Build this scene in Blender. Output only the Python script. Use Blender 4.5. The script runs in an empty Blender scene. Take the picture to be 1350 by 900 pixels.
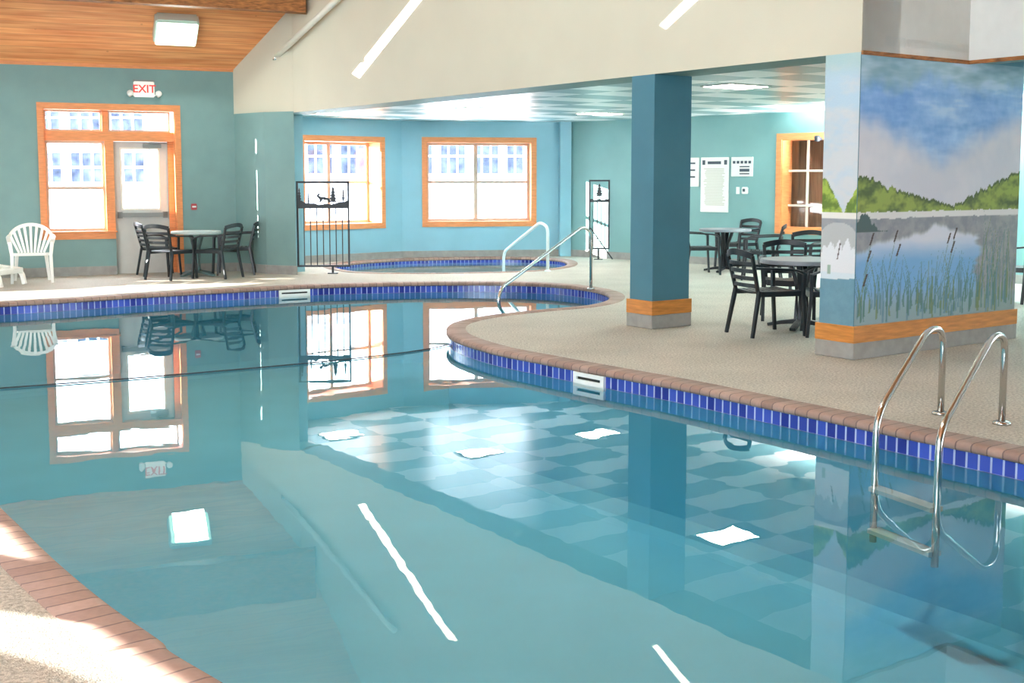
import bpy, bmesh, math, random
from mathutils import Vector, noise
from mathutils.geometry import tessellate_polygon
random.seed(7)
S = bpy.context.scene; COL = S.collection
F, CX, CY, EYE = 1560., 675., 389., 1.5
PITCH = math.atan(153/F); cP, sP = math.cos(PITCH), math.sin(PITCH)

# ------------------------------------------------------------------ geometry of the view -> places in the room
def ray(u, v):
    x = (u-CX)/F; y = (CY-v)/F
    return Vector((x, cP+y*sP, -sP+y*cP))
def fl(u, v, z=0.):
    d = ray(u, v); t = (z-EYE)/d.z
    return Vector((d.x*t, d.y*t, z))
def V2(p): return Vector((p[0], p[1]))

class Wall:
    """vertical plane from A to B (left to right seen from the room); back = away from the room"""
    def __init__(s, A, B):
        s.A = V2(A); s.B = V2(B); s.L = (s.B-s.A).length
        s.d = (s.B-s.A)/s.L; s.n = Vector((-s.d.y, s.d.x))
        s.rz = math.atan2(s.d.y, s.d.x)
    def P(s, a, z, dep=0.):
        q = s.A + s.d*a + s.n*dep
        return Vector((q.x, q.y, z))
    def px(s, u, v, dep=0.):
        r = ray(u, v); O = s.A + s.n*dep
        den = r.x*s.n.x + r.y*s.n.y
        t = (O.x*s.n.x + O.y*s.n.y)/den
        p = Vector((r.x*t, r.y*t))
        return (p-O).dot(s.d), EYE + r.z*t

# ------------------------------------------------------------------ helpers
def link(o, parent=None):
    COL.objects.link(o)
    if parent is not None: o.parent = parent
    return o
def mesh(name, bm, mat, parent=None, smooth=False, loc=None):
    bmesh.ops.recalc_face_normals(bm, faces=bm.faces)
    me = bpy.data.meshes.new(name); bm.to_mesh(me); bm.free()
    for m in (mat if isinstance(mat, (list, tuple)) else [mat]): me.materials.append(m)
    if smooth:
        for p in me.polygons: p.use_smooth = True
    o = bpy.data.objects.new(name, me)
    if loc is not None: o.location = loc
    return link(o, parent)
def autosmooth(o, ang=40):
    me = o.data
    for p in me.polygons: p.use_smooth = True
    try: me.set_sharp_from_angle(angle=math.radians(ang))
    except Exception: pass
    return o
def tag(o, label, cat, group=None, kind=None):
    o['label'] = label; o['category'] = cat
    if group: o['group'] = group
    if kind: o['kind'] = kind
    return o
def struct(o):
    o['kind'] = 'structure'; return o
def empty(name, loc, rz=0.):
    o = bpy.data.objects.new(name, None); o.location = loc; o.rotation_euler = (0, 0, rz)
    o.empty_display_size = .1
    return link(o)
def box(bm, c, s, rz=0., mi=0, taper=None):
    hx, hy, hz = s[0]/2, s[1]/2, s[2]/2; vs = []
    cr, sr = math.cos(rz), math.sin(rz)
    for k, (x, y, z) in enumerate([(-1,-1,-1),(1,-1,-1),(1,1,-1),(-1,1,-1),(-1,-1,1),(1,-1,1),(1,1,1),(-1,1,1)]):
        f = taper if (taper and z < 0) else 1.
        X, Y = x*hx*f, y*hy*f
        vs.append(bm.verts.new((c[0]+X*cr-Y*sr, c[1]+X*sr+Y*cr, c[2]+z*hz)))
    for q in [(0,3,2,1),(4,5,6,7),(0,1,5,4),(1,2,6,5),(2,3,7,6),(3,0,4,7)]:
        f = bm.faces.new([vs[i] for i in q]); f.material_index = mi
    return vs
def bx(c, s, rz=0.):
    bm = bmesh.new(); box(bm, c, s, rz); return bm
def wbox(bm, W, a0, a1, z0, z1, d0, d1, mi=0):
    """box in wall coordinates; d>0 is into the wall"""
    vs = [bm.verts.new(W.P(a, z, d)) for (a, z, d) in [(a0,z0,d0),(a1,z0,d0),(a1,z0,d1),(a0,z0,d1),(a0,z1,d0),(a1,z1,d0),(a1,z1,d1),(a0,z1,d1)]]
    for q in [(0,3,2,1),(4,5,6,7),(0,1,5,4),(1,2,6,5),(2,3,7,6),(3,0,4,7)]:
        f = bm.faces.new([vs[i] for i in q]); f.material_index = mi
def bevel(bm, w, seg=2):
    bmesh.ops.recalc_face_normals(bm, faces=bm.faces)
    bmesh.ops.bevel(bm, geom=list(bm.edges), offset=w, segments=seg, affect='EDGES', clamp_overlap=True)
    return bm
def sweep(bm, pts, w, t, ref=(0, 0, 1), seg=10, rect=False, w1=None, t1=None, closed=False):
    """tube along pts; w = width across (side), t = thickness along ref"""
    pts = [Vector(p) for p in pts]; ref = Vector(ref); rings = []; n = len(pts)
    for i, p in enumerate(pts):
        if closed: tan = pts[(i+1) % n]-pts[i-1]
        else: tan = pts[min(i+1, n-1)]-pts[max(i-1, 0)]
        tan.normalize()
        side = tan.cross(ref)
        if side.length < 1e-4: side = tan.cross(Vector((1, 0, 0)))
        side.normalize(); up = side.cross(tan).normalized()
        f = i/(n-1); W_ = (w+(w1-w)*f if w1 is not None else w)/2; T_ = (t+(t1-t)*f if t1 is not None else t)/2
        r = []
        if rect:
            c = .22
            prof = [(-1+c,-1),(1-c,-1),(1,-1+c),(1,1-c),(1-c,1),(-1+c,1),(-1,1-c),(-1,-1+c)]
        else:
            prof = [(math.cos(2*math.pi*k/seg), math.sin(2*math.pi*k/seg)) for k in range(seg)]
        for a, b in prof: r.append(bm.verts.new(p+side*a*W_+up*b*T_))
        rings.append(r)
    m = len(rings[0])
    for i in range(n if closed else n-1):
        A, B = rings[i], rings[(i+1) % n]
        for k in range(m): bm.faces.new([A[k], A[(k+1) % m], B[(k+1) % m], B[k]])
    if not closed:
        bm.faces.new(rings[0][::-1]); bm.faces.new(rings[-1])
def smoothpath(pts, r=.08, n=6):
    """polyline with rounded corners"""
    pts = [Vector(p) for p in pts]; out = [pts[0]]
    for i in range(1, len(pts)-1):
        a, b, c = pts[i-1], pts[i], pts[i+1]
        d1, d2 = (a-b), (c-b); rr = min(r, d1.length*.48, d2.length*.48)
        p, q = b+d1.normalized()*rr, b+d2.normalized()*rr
        for k in range(n+1):
            t = k/n; out.append(p*(1-t)**2+b*2*t*(1-t)+q*t*t)
    out.append(pts[-1]); return out
def catmull(P, per=10, closed=True):
    P = [V2(p) for p in P]; n = len(P); out = []
    rng = range(n) if closed else range(n-1)
    for i in rng:
        p0 = P[(i-1) % n] if closed or i > 0 else P[0]
        p1 = P[i]; p2 = P[(i+1) % n]; p3 = P[(i+2) % n] if closed or i+2 < n else P[-1]
        for k in range(per):
            t = k/per
            out.append(.5*((2*p1)+(p2-p0)*t+(2*p0-5*p1+4*p2-p3)*t*t+(3*p1-p0-3*p2+p3)*t**3))
    if not closed: out.append(P[-1])
    return out
def lathe(bm, prof, seg=24, c=(0, 0, 0)):
    rings = []
    for r, z in prof:
        if r < 1e-5: rings.append([bm.verts.new((c[0], c[1], c[2]+z))])
        else: rings.append([bm.verts.new((c[0]+r*math.cos(2*math.pi*k/seg), c[1]+r*math.sin(2*math.pi*k/seg), c[2]+z)) for k in range(seg)])
    for A, B in zip(rings, rings[1:]):
        for k in range(seg):
            j = (k+1) % seg
            if len(A) == 1: bm.faces.new([A[0], B[k], B[j]])
            elif len(B) == 1: bm.faces.new([A[k], A[j], B[0]])
            else: bm.faces.new([A[k], A[j], B[j], B[k]])
def tess(bm, loops3, mi=0):
    flat = [p for l in loops3 for p in l]
    vs = [bm.verts.new(p) for p in flat]
    for t in tessellate_polygon([[Vector(p) for p in l] for l in loops3]):
        try: bm.faces.new([vs[i] for i in t]).material_index = mi
        except ValueError: pass
    return vs
def prism(bm, loops, fa, fb, mside=0, mbot=None):
    """loops of 2D points mapped by fa (front) and fb (back); sides closed"""
    tess(bm, [[fa(p) for p in l] for l in loops]); tess(bm, [[fb(p) for p in l] for l in loops])
    for li, l in enumerate(loops):
        for i in range(len(l)):
            a, b = l[i], l[(i+1) % len(l)]
            q = [bm.verts.new(fa(a)), bm.verts.new(fa(b)), bm.verts.new(fb(b)), bm.verts.new(fb(a))]
            f = bm.faces.new(q); f.material_index = mside
            if mbot is not None and abs(a[1]-b[1]) < 1e-3 and a[1] < 2.6: f.material_index = mbot
    bmesh.ops.remove_doubles(bm, verts=bm.verts, dist=1e-5)
def rectl(a0, a1, z0, z1): return [(a0, z0), (a1, z0), (a1, z1), (a0, z1)]
def wall_mesh(name, W, outline, holes, th, mat, mbot=None):
    bm = bmesh.new()
    prism(bm, [outline]+holes, lambda p: W.P(p[0], p[1], 0), lambda p: W.P(p[0], p[1], th), 0, mbot)
    return struct(mesh(name, bm, mat))
def flatpoly(bm, pts, z, mi=0):
    tess(bm, [[Vector((p[0], p[1], z)) for p in pts]], mi)

# ------------------------------------------------------------------ materials
def mat(name, col, rough=.6, metal=0., var=0., vscale=8., bump=0., bscale=60., spec=.5, emit=None, es=0., stretch=(1, 1, 1), coat=0.):
    m = bpy.data.materials.new(name); m.use_nodes = True; nt = m.node_tree; b = nt.nodes['Principled BSDF']
    b.inputs['Base Color'].default_value = (*col, 1); b.inputs['Roughness'].default_value = rough
    b.inputs['Metallic'].default_value = metal; b.inputs['Specular IOR Level'].default_value = spec
    if coat: b.inputs['Coat Weight'].default_value = coat
    if emit: b.inputs['Emission Color'].default_value = (*emit, 1); b.inputs['Emission Strength'].default_value = es
    if var or bump:
        tc = nt.nodes.new('ShaderNodeTexCoord'); mp = nt.nodes.new('ShaderNodeMapping'); mp.inputs['Scale'].default_value = stretch
        nt.links.new(tc.outputs['Object'], mp.inputs[0])
    if var:
        n = nt.nodes.new('ShaderNodeTexNoise'); n.inputs['Scale'].default_value = vscale; n.inputs['Detail'].default_value = 5
        nt.links.new(mp.outputs[0], n.inputs['Vector'])
        r = nt.nodes.new('ShaderNodeMix'); r.data_type = 'RGBA'
        r.inputs['A'].default_value = (*[c*(1-var) for c in col], 1); r.inputs['B'].default_value = (*[min(1, c*(1+var)) for c in col], 1)
        mr = nt.nodes.new('ShaderNodeMapRange'); mr.inputs['From Min'].default_value = .3; mr.inputs['From Max'].default_value = .7
        nt.links.new(n.outputs['Fac'], mr.inputs['Value']); nt.links.new(mr.outputs['Result'], r.inputs['Factor'])
        nt.links.new(r.outputs['Result'], b.inputs['Base Color'])
    if bump:
        n2 = nt.nodes.new('ShaderNodeTexNoise'); n2.inputs['Scale'].default_value = bscale; n2.inputs['Detail'].default_value = 3
        nt.links.new(mp.outputs[0], n2.inputs['Vector'])
        bp = nt.nodes.new('ShaderNodeBump'); bp.inputs['Strength'].default_value = bump; bp.inputs['Distance'].default_value = .01
        nt.links.new(n2.outputs['Fac'], bp.inputs['Height']); nt.links.new(bp.outputs[0], b.inputs['Normal'])
    return m
def lerp(a, b, t): return a+(b-a)*t
def srgb(r, g, b):
    f = lambda c: (c/255/12.92) if c/255 <= .04045 else ((c/255+.055)/1.055)**2.4
    return (f(r), f(g), f(b))

M = {}
M['teal'] = mat('teal_wall_paint', srgb(120, 154, 152), .6, var=.05, vscale=3, bump=.15, bscale=90)
M['blue_teal'] = mat('blue_teal_wall_paint', srgb(136, 184, 200), .6, var=.05, vscale=2, bump=.15, bscale=90)
M['pillar_teal'] = mat('pillar_teal_paint', srgb(84, 136, 152), .6, var=.05, vscale=3, bump=.15, bscale=90)
M['pillar_dark'] = mat('deep_teal_pillar_paint', srgb(70, 120, 138), .6, var=.05, vscale=3, bump=.15, bscale=90)
M['cream'] = mat('cream_wall_paint', srgb(205, 199, 180), .7, var=.03, vscale=1.2, bump=.1, bscale=90)
M['concrete'] = mat('grey_concrete_base', srgb(150, 150, 146), .8, var=.12, vscale=9, bump=.2)
M['trimwood'] = mat('orange_pine_trim', srgb(222, 144, 90), .45, var=.14, vscale=6, stretch=(1, 1, 9))
M['band'] = mat('varnished_wood_band', srgb(196, 130, 62), .4, var=.22, vscale=5, stretch=(1, 1, 8))
M['white_plastic'] = mat('white_plastic', srgb(238, 240, 236), .35, var=.02)
M['off_white'] = mat('off_white_paint', srgb(225, 222, 210), .5)
M['vinyl'] = mat('pale_tan_sash', srgb(186, 172, 156), .4)
M['door_grey'] = mat('grey_door_paint', srgb(196, 198, 194), .45, var=.03)
M['door_dark'] = mat('grey_door_bar', srgb(140, 144, 142), .4, metal=.3)
M['black_resin'] = mat('black_green_resin', srgb(26, 33, 38), .35, var=.1, spec=.45)
M['table_grey'] = mat('grey_resin_top', srgb(128, 132, 138), .4, var=.08)
M['table_pale'] = mat('pale_resin_top', srgb(186, 204, 204), .35, var=.05)
M['steel'] = mat('brushed_stainless_steel', srgb(200, 200, 198), .2, metal=1.)
M['white_metal'] = mat('white_enamelled_tube', srgb(226, 242, 244), .3)
M['black_iron'] = mat('black_wrought_iron', srgb(30, 36, 44), .5)
M['dark'] = mat('dark_recess', srgb(40, 42, 40), .7)
M['rope'] = mat('dark_rope', srgb(40, 62, 72), .7)
M['paper'] = mat('white_notice_board', srgb(232, 236, 232), .5)
M['ink'] = mat('dark_print', srgb(70, 84, 96), .6)
M['paleink'] = mat('pale_print', srgb(196, 196, 186), .6)
M['red'] = mat('exit_red', srgb(205, 60, 52), .5, emit=srgb(205, 60, 52), es=.3)
M['redbox'] = mat('red_alarm_plastic', srgb(186, 78, 80), .5)
M['sign_lit'] = mat('lit_sign_face', srgb(236, 232, 222), .5, emit=(1, .97, .9), es=.15)
M['beamwood'] = mat('dark_beam_wood', srgb(150, 96, 50), .7, var=.5, vscale=9, stretch=(1, 1, 5), bump=.6, bscale=25)
M['lampglow'] = mat('lamp_diffuser', (.8, 1, .92), .4, emit=(.62, 1, .82), es=.75)
M['lampbox'] = mat('lamp_housing', srgb(196, 204, 196), .5)
M['panelglow'] = mat('warm_light_panel', (1, .96, .88), .4, emit=(1, .92, .8), es=22)
M['snow'] = mat('snow', (.86, .88, .92), .8, var=.05, vscale=.3)
M['housewall'] = mat('pale_house_siding', srgb(190, 192, 200), .7, var=.03)
M['housepane'] = mat('house_window_pane', (.05, .062, .095), .9, var=.6, vscale=2, spec=0.)
M['houseroof'] = mat('snowy_roof', srgb(235, 238, 245), .7)
M['bark'] = mat('bare_bark', srgb(90, 80, 76), .8)
M['brown'] = mat('dark_brown_panel', srgb(150, 112, 84), .5, var=.3, vscale=4, stretch=(6, 6, .5))
M['plaster'] = mat('pool_plaster', srgb(130, 222, 250), .7, var=.04, vscale=1.5)
M['plaster_pale'] = mat('pale_tub_plaster', srgb(214, 244, 250), .7)
M['floor_far'] = mat('plain_floor', srgb(170, 165, 150), .8)

def glass_mat():
    m = bpy.data.materials.new('window_glass'); m.use_nodes = True; nt = m.node_tree; nt.nodes.clear()
    o = nt.nodes.new('ShaderNodeOutputMaterial'); mx = nt.nodes.new('ShaderNodeMixShader'); lw = nt.nodes.new('ShaderNodeLayerWeight'); lw.inputs['Blend'].default_value = .5
    pw = nt.nodes.new('ShaderNodeMath'); pw.operation = 'POWER'; pw.inputs[1].default_value = 4; fr = nt.nodes.new('ShaderNodeMath'); fr.operation = 'MULTIPLY_ADD'; fr.inputs[1].default_value = .5; fr.inputs[2].default_value = .03
    nt.links.new(lw.outputs['Facing'], pw.inputs[0]); nt.links.new(pw.outputs[0], fr.inputs[0])
    t = nt.nodes.new('ShaderNodeBsdfTransparent'); t.inputs[0].default_value = (.98, .99, 1, 1); g = nt.nodes.new('ShaderNodeBsdfGlossy'); g.inputs['Roughness'].default_value = .02
    nt.links.new(fr.outputs[0], mx.inputs[0]); nt.links.new(t.outputs[0], mx.inputs[1]); nt.links.new(g.outputs[0], mx.inputs[2]); nt.links.new(mx.outputs[0], o.inputs[0])
    return m
M['glass'] = glass_mat()
def water_mat():
    m = bpy.data.materials.new('pool_water'); m.use_nodes = True; nt = m.node_tree; nt.nodes.clear(); L = nt.links.new
    o = nt.nodes.new('ShaderNodeOutputMaterial'); mx = nt.nodes.new('ShaderNodeMixShader'); fr = nt.nodes.new('ShaderNodeFresnel'); fr.inputs['IOR'].default_value = 1.52
    t = nt.nodes.new('ShaderNodeBsdfTransparent'); t.inputs[0].default_value = (.87, .98, 1., 1)
    g = nt.nodes.new('ShaderNodeBsdfGlossy'); g.inputs['Roughness'].default_value = .0; g.inputs['Color'].default_value = (.92, 1, 1, 1)
    tc = nt.nodes.new('ShaderNodeTexCoord'); n = nt.nodes.new('ShaderNodeTexNoise'); n.inputs['Scale'].default_value = 2.2; n.inputs['Detail'].default_value = 2
    bp = nt.nodes.new('ShaderNodeBump'); bp.inputs['Strength'].default_value = .06; bp.inputs['Distance'].default_value = .012
    L(tc.outputs['Object'], n.inputs['Vector']); L(n.outputs['Fac'], bp.inputs['Height']); L(bp.outputs[0], g.inputs['Normal'])
    L(fr.outputs[0], mx.inputs[0]); L(t.outputs[0], mx.inputs[1]); L(g.outputs[0], mx.inputs[2]); L(mx.outputs[0], o.inputs[0])
    return m
M['water'] = water_mat()

def uv_tiles_mat(name, cw, ch, c1, c2, grout, gw, rough=.25, bias=.25, noisy=0.):
    """one row (or rows) of tiles laid out by UV in metres"""
    m = bpy.data.materials.new(name); m.use_nodes = True; nt = m.node_tree; L = nt.links.new; b = nt.nodes['Principled BSDF']
    tc = nt.nodes.new('ShaderNodeUVMap'); tc.uv_map = 'UVMap'
    br = nt.nodes.new('ShaderNodeTexBrick'); br.offset = 0.; br.inputs['Scale'].default_value = 1.
    br.inputs['Brick Width'].default_value = cw; br.inputs['Row Height'].default_value = ch; br.inputs['Mortar Size'].default_value = gw; br.inputs['Mortar Smooth'].default_value = .1
    br.inputs['Color1'].default_value = (*c1, 1); br.inputs['Color2'].default_value = (*c2, 1); br.inputs['Mortar'].default_value = (*grout, 1); br.inputs['Bias'].default_value = bias
    L(tc.outputs[0], br.inputs['Vector'])
    out = br.outputs['Color']
    if noisy:
        n = nt.nodes.new('ShaderNodeTexNoise'); n.inputs['Scale'].default_value = 40; tcc = nt.nodes.new('ShaderNodeTexCoord'); L(tcc.outputs['Object'], n.inputs['Vector'])
        mr = nt.nodes.new('ShaderNodeMapRange'); mr.inputs['To Min'].default_value = 1-noisy; mr.inputs['To Max'].default_value = 1+noisy; L(n.outputs['Fac'], mr.inputs['Value'])
        mm = nt.nodes.new('ShaderNodeMix'); mm.data_type = 'RGBA'; mm.blend_type = 'MULTIPLY'; mm.inputs['Factor'].default_value = 1
        L(out, mm.inputs['A']); L(mr.outputs['Result'], mm.inputs['B']); out = mm.outputs['Result']
    L(out, b.inputs['Base Color']); b.inputs['Roughness'].default_value = rough
    bp = nt.nodes.new('ShaderNodeBump'); bp.invert = True; bp.inputs['Strength'].default_value = .5; bp.inputs['Distance'].default_value = .004
    L(br.outputs['Fac'], bp.inputs['Height']); L(bp.outputs[0], b.inputs['Normal'])
    return m
M['tiles'] = uv_tiles_mat('blue_waterline_tiles', .078, .15, srgb(70, 94, 196), srgb(42, 50, 138), srgb(176, 190, 228), .007, .2, 0.)
M['coping'] = uv_tiles_mat('brick_coping', .1, .6, srgb(168, 142, 130), srgb(142, 116, 106), srgb(112, 94, 90), .005, .7, 0., .15)

def deck_mat():
    m = mat('speckled_deck', srgb(190, 186, 176), .75, var=.1, vscale=1.2, bump=.5, bscale=160)
    nt = m.node_tree; L = nt.links.new; b = nt.nodes['Principled BSDF']
    old = b.inputs['Base Color'].links[0].from_socket
    tc = nt.nodes.new('ShaderNodeTexCoord'); n = nt.nodes.new('ShaderNodeTexNoise'); n.inputs['Scale'].default_value = 55; n.inputs['Detail'].default_value = 5; n.inputs['Roughness'].default_value = .7
    L(tc.outputs['Object'], n.inputs['Vector'])
    r = nt.nodes.new('ShaderNodeValToRGB'); r.color_ramp.elements[0].position = .4; r.color_ramp.elements[0].color = (.45, .45, .42, 1); r.color_ramp.elements[1].position = .6; r.color_ramp.elements[1].color = (1.15, 1.13, 1.1, 1)
    L(n.outputs['Fac'], r.inputs[0])
    mm = nt.nodes.new('ShaderNodeMix'); mm.data_type = 'RGBA'; mm.blend_type = 'MULTIPLY'; mm.inputs['Factor'].default_value = .75
    L(old, mm.inputs['A']); L(r.outputs[0], mm.inputs['B']); L(mm.outputs['Result'], b.inputs['Base Color'])
    return m
M['deck'] = deck_mat()

# room axes: w runs along the cream wall away from us, m runs across it
P0 = fl(313, 357); P1 = fl(391, 362); C = fl(1124, 474); R = fl(1332, 445)
W1 = Wall(P0, P1); W2 = Wall(P1, C)
mdir = W2.n.copy()               # into the low room
wdir = -W2.d                     # away from camera along the cream wall
axis_rot = math.atan2(mdir.y, mdir.x)

def rot_uv(nt, ang):
    tc = nt.nodes.new('ShaderNodeTexCoord'); mp = nt.nodes.new('ShaderNodeMapping'); mp.inputs['Rotation'].default_value = (0, 0, -ang)
    nt.links.new(tc.outputs['Object'], mp.inputs[0]); return mp
def lowceil_mat():
    m = bpy.data.materials.new('checkered_ceiling_tiles'); m.use_nodes = True; nt = m.node_tree; L = nt.links.new; b = nt.nodes['Principled BSDF']
    mp = rot_uv(nt, axis_rot)
    ck = nt.nodes.new('ShaderNodeTexChecker'); ck.inputs['Scale'].default_value = 1.
    ck.inputs['Color1'].default_value = (*srgb(250, 252, 252), 1); ck.inputs['Color2'].default_value = (*srgb(142, 176, 180), 1)
    ad = nt.nodes.new('ShaderNodeVectorMath'); ad.operation = 'MULTIPLY'; ad.inputs[1].default_value = (1/1.22, 1/.61, 0)
    ad2 = nt.nodes.new('ShaderNodeVectorMath'); ad2.operation = 'ADD'; ad2.inputs[1].default_value = (0, 0, .5)
    L(mp.outputs[0], ad.inputs[0]); L(ad.outputs[0], ad2.inputs[0]); L(ad2.outputs[0], ck.inputs['Vector'])
    L(ck.outputs['Color'], b.inputs['Base Color']); b.inputs['Roughness'].default_value = .3
    return m
M['lowceil'] = lowceil_mat()

# exit wall frame
ed = Vector((.9186, .3953)); E0 = V2(P0)-ed*6.0
WE = Wall(E0, P0); en = -WE.n     # en points into the hall
LE = WE.L
def pine_mat():
    m = bpy.data.materials.new('pine_plank_ceiling'); m.use_nodes = True; nt = m.node_tree; L = nt.links.new; b = nt.nodes['Principled BSDF']
    mp = rot_uv(nt, WE.rz)
    sep = nt.nodes.new('ShaderNodeSeparateXYZ'); L(mp.outputs[0], sep.inputs[0])
    n = nt.nodes.new('ShaderNodeTexNoise'); n.inputs['Scale'].default_value = 1.; n.inputs['Detail'].default_value = 6
    sc = nt.nodes.new('ShaderNodeVectorMath'); sc.operation = 'MULTIPLY'; sc.inputs[1].default_value = (1.2, 22, 16); L(mp.outputs[0], sc.inputs[0]); L(sc.outputs[0], n.inputs['Vector'])
    r = nt.nodes.new('ShaderNodeValToRGB'); e = r.color_ramp.elements
    e[0].position = .3; e[0].color = (*srgb(216, 130, 74), 1); e[1].position = .7; e[1].color = (*srgb(248, 178, 118), 1)
    L(n.outputs['Fac'], r.inputs[0])
    # plank joints across the slope (every 0.11 m of plan depth)
    d = nt.nodes.new('ShaderNodeMath'); d.operation = 'MULTIPLY'; d.inputs[1].default_value = 10.; L(sep.outputs['Y'], d.inputs[0])
    fr = nt.nodes.new('ShaderNodeMath'); fr.operation = 'FRACT'; L(d.outputs[0], fr.inputs[0])
    lt = nt.nodes.new('ShaderNodeMath'); lt.operation = 'LESS_THAN'; lt.inputs[1].default_value = .1; L(fr.outputs[0], lt.inputs[0])
    flo = nt.nodes.new('ShaderNodeMath'); flo.operation = 'FLOOR'; L(d.outputs[0], flo.inputs[0])
    wn = nt.nodes.new('ShaderNodeTexWhiteNoise'); wn.noise_dimensions = '1D'; L(flo.outputs[0], wn.inputs['W'])
    mr = nt.nodes.new('ShaderNodeMapRange'); mr.inputs['To Min'].default_value = .93; mr.inputs['To Max'].default_value = 1.06; L(wn.outputs['Value'], mr.inputs['Value'])
    m1 = nt.nodes.new('ShaderNodeMix'); m1.data_type = 'RGBA'; m1.blend_type = 'MULTIPLY'; m1.inputs['Factor'].default_value = 1; L(r.outputs[0], m1.inputs['A']); L(mr.outputs['Result'], m1.inputs['B'])
    # knots
    vo = nt.nodes.new('ShaderNodeTexVoronoi'); vo.inputs['Scale'].default_value = 2.6; L(mp.outputs[0], vo.inputs['Vector'])
    kn = nt.nodes.new('ShaderNodeMath'); kn.operation = 'LESS_THAN'; kn.inputs[1].default_value = .055; L(vo.outputs['Distance'], kn.inputs[0])
    mxx = nt.nodes.new('ShaderNodeMath'); mxx.operation = 'MAXIMUM'; L(lt.outputs[0], mxx.inputs[0]); L(kn.outputs[0], mxx.inputs[1])
    ml = nt.nodes.new('ShaderNodeMath'); ml.operation = 'MULTIPLY'; ml.inputs[1].default_value = .3; L(mxx.outputs[0], ml.inputs[0])
    m2 = nt.nodes.new('ShaderNodeMix'); m2.data_type = 'RGBA'; m2.inputs['B'].default_value = (*srgb(140, 70, 34), 1); L(ml.outputs[0], m2.inputs['Factor']); L(m1.outputs['Result'], m2.inputs['A'])
    L(m2.outputs['Result'], b.inputs['Base Color']); b.inputs['Roughness'].default_value = .5
    return m
M['pine'] = pine_mat()

ZB = 2.53; ZL = 2.6; ZE = 3.25; SL = .78; HT = 8.4
SUN = Vector((.975, .145, -.14)).normalized()

# ------------------------------------------------------------------ pool outline
edge_px = [(0,402),(100,396),(200,389.5),(300,384),(400,378.5),(500,375.5),(600,374),(680,374.6),(740,377.5),(785,383.5),(805,391),(800,399),(770,405.5),(720,410),(650,417.5),(608,425.5),(592,434),(600,446.5),(650,463),(720,477),(800,492),(900,510.5),(1000,531.5),(1100,552.5),(1200,574),(1350,605)]
PE = [V2(fl(u, v, -.02)) for u, v in edge_px]
PE += [Vector(p) for p in [(3.5,5.1),(4.1,3.9),(4.3,2.6),(3.4,1.6),(2.0,1.35),(.6,1.95)]]
PE += [V2(fl(u, v, -.02)) for u, v in [(270,900),(200,850),(130,800),(60,740),(0,680)]]
PE += [Vector(p) for p in [(-3.1,6.3),(-4.6,7.8),(-6.6,9.2),(-8.4,10.4),(-9.0,11.8),(-8.3,12.9)]]
POOL = catmull(PE, 8)
def orient(P):   # counter-clockwise
    a = sum(P[i].x*P[(i+1) % len(P)].y-P[(i+1) % len(P)].x*P[i].y for i in range(len(P)))
    return P if a > 0 else P[::-1]
POOL = orient(POOL)
def offset(P, d):
    """d>0 outward for a counter-clockwise loop"""
    n = len(P); out = []
    for i in range(n):
        t = (P[(i+1) % n]-P[i-1]).normalized()
        out.append(P[i]+Vector((t.y, -t.x))*d)
    return out
def ribbon(name, P, prof, mt, parent, vscale=1., smooth=True):
    """prof = list of (outward offset, z); UV u = length along edge, v = profile length"""
    bm = bmesh.new(); uvl = bm.loops.layers.uv.new('UVMap'); n = len(P)
    rings = [[bm.verts.new((q.x, q.y, z)) for q in offset(P, d)] for d, z in prof]
    us = [0.]
    for i in range(n): us.append(us[-1]+(P[(i+1) % n]-P[i]).length)
    vs = [0.]
    for a, b in zip(prof, prof[1:]): vs.append(vs[-1]+math.hypot(b[0]-a[0], b[1]-a[1]))
    for j in range(len(prof)-1):
        for i in range(n):
            k = (i+1) % n
            f = bm.faces.new([rings[j][i], rings[j][k], rings[j+1][k], rings[j+1][i]])
            uv = [(us[i], vs[j]), (us[i+1], vs[j]), (us[i+1], vs[j+1]), (us[i], vs[j+1])]
            for l, c in zip(f.loops, uv): l[uvl].uv = (c[0], c[1]*vscale)
    me = bpy.data.meshes.new(name); bm.to_mesh(me); bm.free(); me.materials.append(mt)
    for p in me.polygons: p.use_smooth = smooth
    return link(bpy.data.objects.new(name, me), parent)
def make_pool(name, P, zw, depth, label, cw=.17, pm='plaster'):
    t = empty(name, (0, 0, 0)); tag(t, label, 'swimming pool' if name == 'swimming_pool' else 'hot tub')
    ribbon('coping', P, [(.012, -.045), (-.018, -.045), (-.026, -.03), (-.024, -.008), (-.012, .004), (.01, .008), (cw, .008), (cw+.004, -.01)], M['coping'], t)
    ribbon('waterline_tiles', P, [(0, zw-.006), (0, -.04)], M['tiles'], t)
    bm = bmesh.new(); n = len(P)
    prof = [(0, -.02), (.0, -depth+.15), (-.05, -depth+.04), (-.15, -depth)]
    prof[0] = (.002, -.02)
    rings = [[bm.verts.new((q.x, q.y, z)) for q in offset(P, d)] for d, z in prof]
    for j in range(3):
        for i in range(n):
            k = (i+1) % n; bm.faces.new([rings[j][i], rings[j][k], rings[j+1][k], rings[j+1][i]])
    tess(bm, [[v.co.copy() for v in rings[3]]])
    bmesh.ops.remove_doubles(bm, verts=bm.verts, dist=1e-4)
    mesh('basin', bm, M[pm], t)
    bm = bmesh.new(); tess(bm, [[Vector((q.x, q.y, zw)) for q in offset(P, .001)]])
    for f in bm.faces:
        f.normal_update()
        if f.normal.z < 0: f.normal_flip()
    me = bpy.data.meshes.new('water'); bm.to_mesh(me); bm.free(); me.materials.append(M['water']); link(bpy.data.objects.new('water', me), t)
    return t
ZW = -.14
pool = make_pool('swimming_pool', POOL, ZW, 1.15, 'large curved indoor pool of clear blue water edged by brick and blue tiles')
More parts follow.
